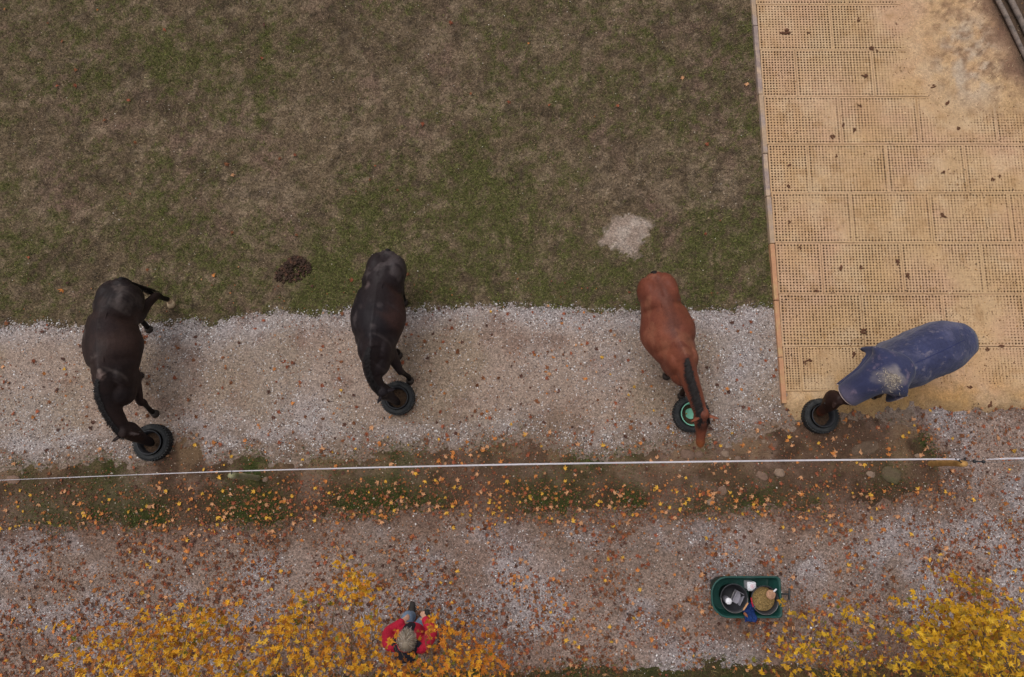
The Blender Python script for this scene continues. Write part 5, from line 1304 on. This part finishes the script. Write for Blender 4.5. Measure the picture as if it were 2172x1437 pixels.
def maple(base, clusters, pal_, label, hgt, solo=110, dens=1.5):
    bx, by = base; root = empty('maple_tree', (bx, by, float(G(bx, by)))); tag(root, label, 'tree', 'yellow maples along the bottom edge')
    o0 = np.array([bx, by, root.location[2]])
    tk = curve(np.array([(0, 0, -.1), (.03, .02, .9), (-.02, .06, 1.9), (.03, .10, hgt)]), 18)
    MB().loft(tk, np.linspace(.065, .018, 18), np.linspace(.065, .018, 18), ref=(0, 1, 0), n=12).build('trunk', M['bark'], root)
    pos = []; sz = []; limbs = {}
    for ci_, (px, py, h, rp, n) in enumerate(clusters):
        c = P(px, py, h) - o0; u0 = min(.95, max(.25, (h - .9) / hgt)); st = tk[int(u0 * 17)]
        rad = .88 * rp / (1448 / (CAM_H - h))
        mid = st * .5 + c * .5 + np.array([random.uniform(-.35, .35), random.uniform(-.12, .12), .12])
        tw = curve(np.array([st, mid, c * .8 + mid * .2 + np.array([random.uniform(-.1, .1), 0, .03]), c]), 16)
        MB().loft(tw, np.linspace(.0065, .0016, 16), np.linspace(.0065, .0016, 16), ref=(.1, .2, 1), n=7).build('branch', M['twig'], root)
        for _ in range(max(1, n // 12)):
            e = c + np.array([random.gauss(0, rad * .6), random.gauss(0, rad * .6), random.gauss(0, .08)]); s0 = tw[random.randrange(8, 15)]
            MB().loft(curve(np.array([s0, (s0 + e) / 2 + np.array([0, 0, .04]), e]), 6), np.linspace(.004, .0015, 6), np.linspace(.004, .0015, 6), ref=(.1, .2, 1), n=5).build('twig', M['twig'], root)
        for _ in range(int(n * dens)):
            a = random.uniform(0, 6.28); q = rad * math.sqrt(random.random()) * random.choice((1, 1, .75, 1.25))
            pos.append(c + np.array([q * math.cos(a), q * math.sin(a) * .9, random.gauss(0, .16 + rad * .5) - (.35 if random.random() < .3 else 0)])); sz.append(random.uniform(.045, .118))
    pos = np.array(pos); sz = np.array(sz); od = np.argsort(-(sz + .02 * pos[:, 2])); s1 = od[:solo]; s2 = od[solo:]
    for i in s1:
        o = obj('leaf', TL[pal_, random.choice((0, 0, 1, 1, 2, 3)), random.randrange(3)], None, root); o.location = pos[i]; s = float(sz[i]); o.scale = (s, s, s); o.rotation_euler = (random.gauss(0, .4), random.gauss(0, .4), random.uniform(0, 6.28))
    if len(s2):
        cr = leafset('crown', pos[s2], sz[s2], pick(TCOL[pal_] + [(150, 92, 40), (118, 112, 44)], len(s2), [.25, .23, .15, .17, .12, .08]), M['tleaf'], root, .65); kind(cr, 'stuff')
    return root
def cl(lst, h, jit=.35): return [(a, b, h + random.uniform(-jit, jit), r, n) for a, b, r, n in lst]
maple((-4.6, -4.3), cl([(190, 1365, 34, 34), (225, 1400, 38, 36), (325, 1345, 34, 36), (355, 1335, 28, 28), (425, 1308, 24, 22), (450, 1330, 30, 28), (300, 1415, 42, 44), (395, 1400, 42, 44), (470, 1375, 34, 32), (365, 1370, 34, 34), (500, 1415, 42, 42), (250, 1440, 40, 40), (395, 1275, 14, 5), (135, 1325, 14, 5), (430, 1440, 50, 50), (340, 1440, 50, 50), (285, 1320, 18, 8), (170, 1425, 20, 10)], 2.7), 'gold', 'yellow maple at the lower left with the widest leafy crown', 3.2, 150)
maple((-2.9, -4.5), cl([(610, 1290, 26, 20), (622, 1325, 26, 22), (600, 1350, 32, 28), (650, 1360, 28, 22), (690, 1362, 26, 16), (630, 1400, 38, 30), (700, 1400, 36, 26), (560, 1425, 36, 28), (735, 1432, 36, 28), (640, 1275, 14, 8), (660, 1430, 40, 32), (565, 1360, 22, 12)], 2.6), 'gold', 'slender yellow maple left of the person', 3.0, 110)
maple((-2.0, -4.6), cl([(722, 1195, 16, 8), (740, 1232, 22, 16), (768, 1250, 24, 20), (750, 1268, 24, 18), (708, 1270, 16, 8), (785, 1318, 24, 12), (785, 1360, 24, 12), (775, 1400, 32, 22), (765, 1335, 22, 12), (750, 1215, 14, 8), (715, 1232, 10, 4), (795, 1260, 12, 5)], 2.5), 'gold', 'thin maple whose single tall shoot reaches above the person', 2.9, 90)
maple((-.9, -4.5), cl([(832, 1360, 9, 4), (908, 1340, 22, 12), (926, 1362, 26, 15), (912, 1328, 14, 6), (842, 1345, 8, 3), (962, 1335, 26, 12), (955, 1400, 38, 30), (880, 1425, 36, 30), (990, 1405, 34, 26), (1035, 1385, 28, 16), (1020, 1425, 34, 28), (850, 1435, 34, 28), (945, 1435, 40, 34), (985, 1350, 20, 8), (1060, 1420, 22, 12), (820, 1425, 30, 20)], 2.3), 'orange', 'orange yellow maple whose leaves cover the person\'s right arm', 2.8, 110)
maple((3.9, -4.4), cl([(1690, 1300, 14, 6), (1735, 1330, 24, 16), (1800, 1288, 18, 10), (1812, 1312, 20, 12), (1832, 1335, 20, 12), (1850, 1368, 24, 16), (1770, 1352, 30, 22), (1742, 1392, 32, 24), (1700, 1378, 26, 16), (1680, 1402, 28, 16), (1900, 1402, 26, 16), (1860, 1422, 32, 22), (1765, 1422, 36, 26), (1910, 1282, 14, 7), (1808, 1385, 26, 14), (1640, 1420, 22, 10), (1900, 1350, 16, 6), (1825, 1420, 26, 16)], 2.5), 'lime', 'sparse yellow maple right of the garden cart', 2.9, 130, 1.15)
maple((5.9, -4.3), cl([(2030, 1222, 14, 7), (2065, 1245, 20, 12), (2085, 1235, 16, 8), (2128, 1270, 14, 8), (2040, 1300, 34, 40), (2085, 1305, 36, 42), (2125, 1320, 36, 42), (2010, 1340, 34, 38), (2060, 1350, 44, 58), (2110, 1360, 44, 58), (2155, 1350, 40, 48), (1985, 1375, 34, 38), (2035, 1395, 44, 56), (2090, 1400, 46, 60), (2145, 1405, 46, 60), (2000, 1425, 40, 46), (2060, 1438, 46, 54), (2120, 1440, 46, 54), (2165, 1300, 26, 24), (1970, 1410, 26, 22), (1965, 1345, 16, 10), (2010, 1290, 18, 12)], 2.9), 'lime', 'dense yellow maple crown filling the lower right corner', 3.4, 200)
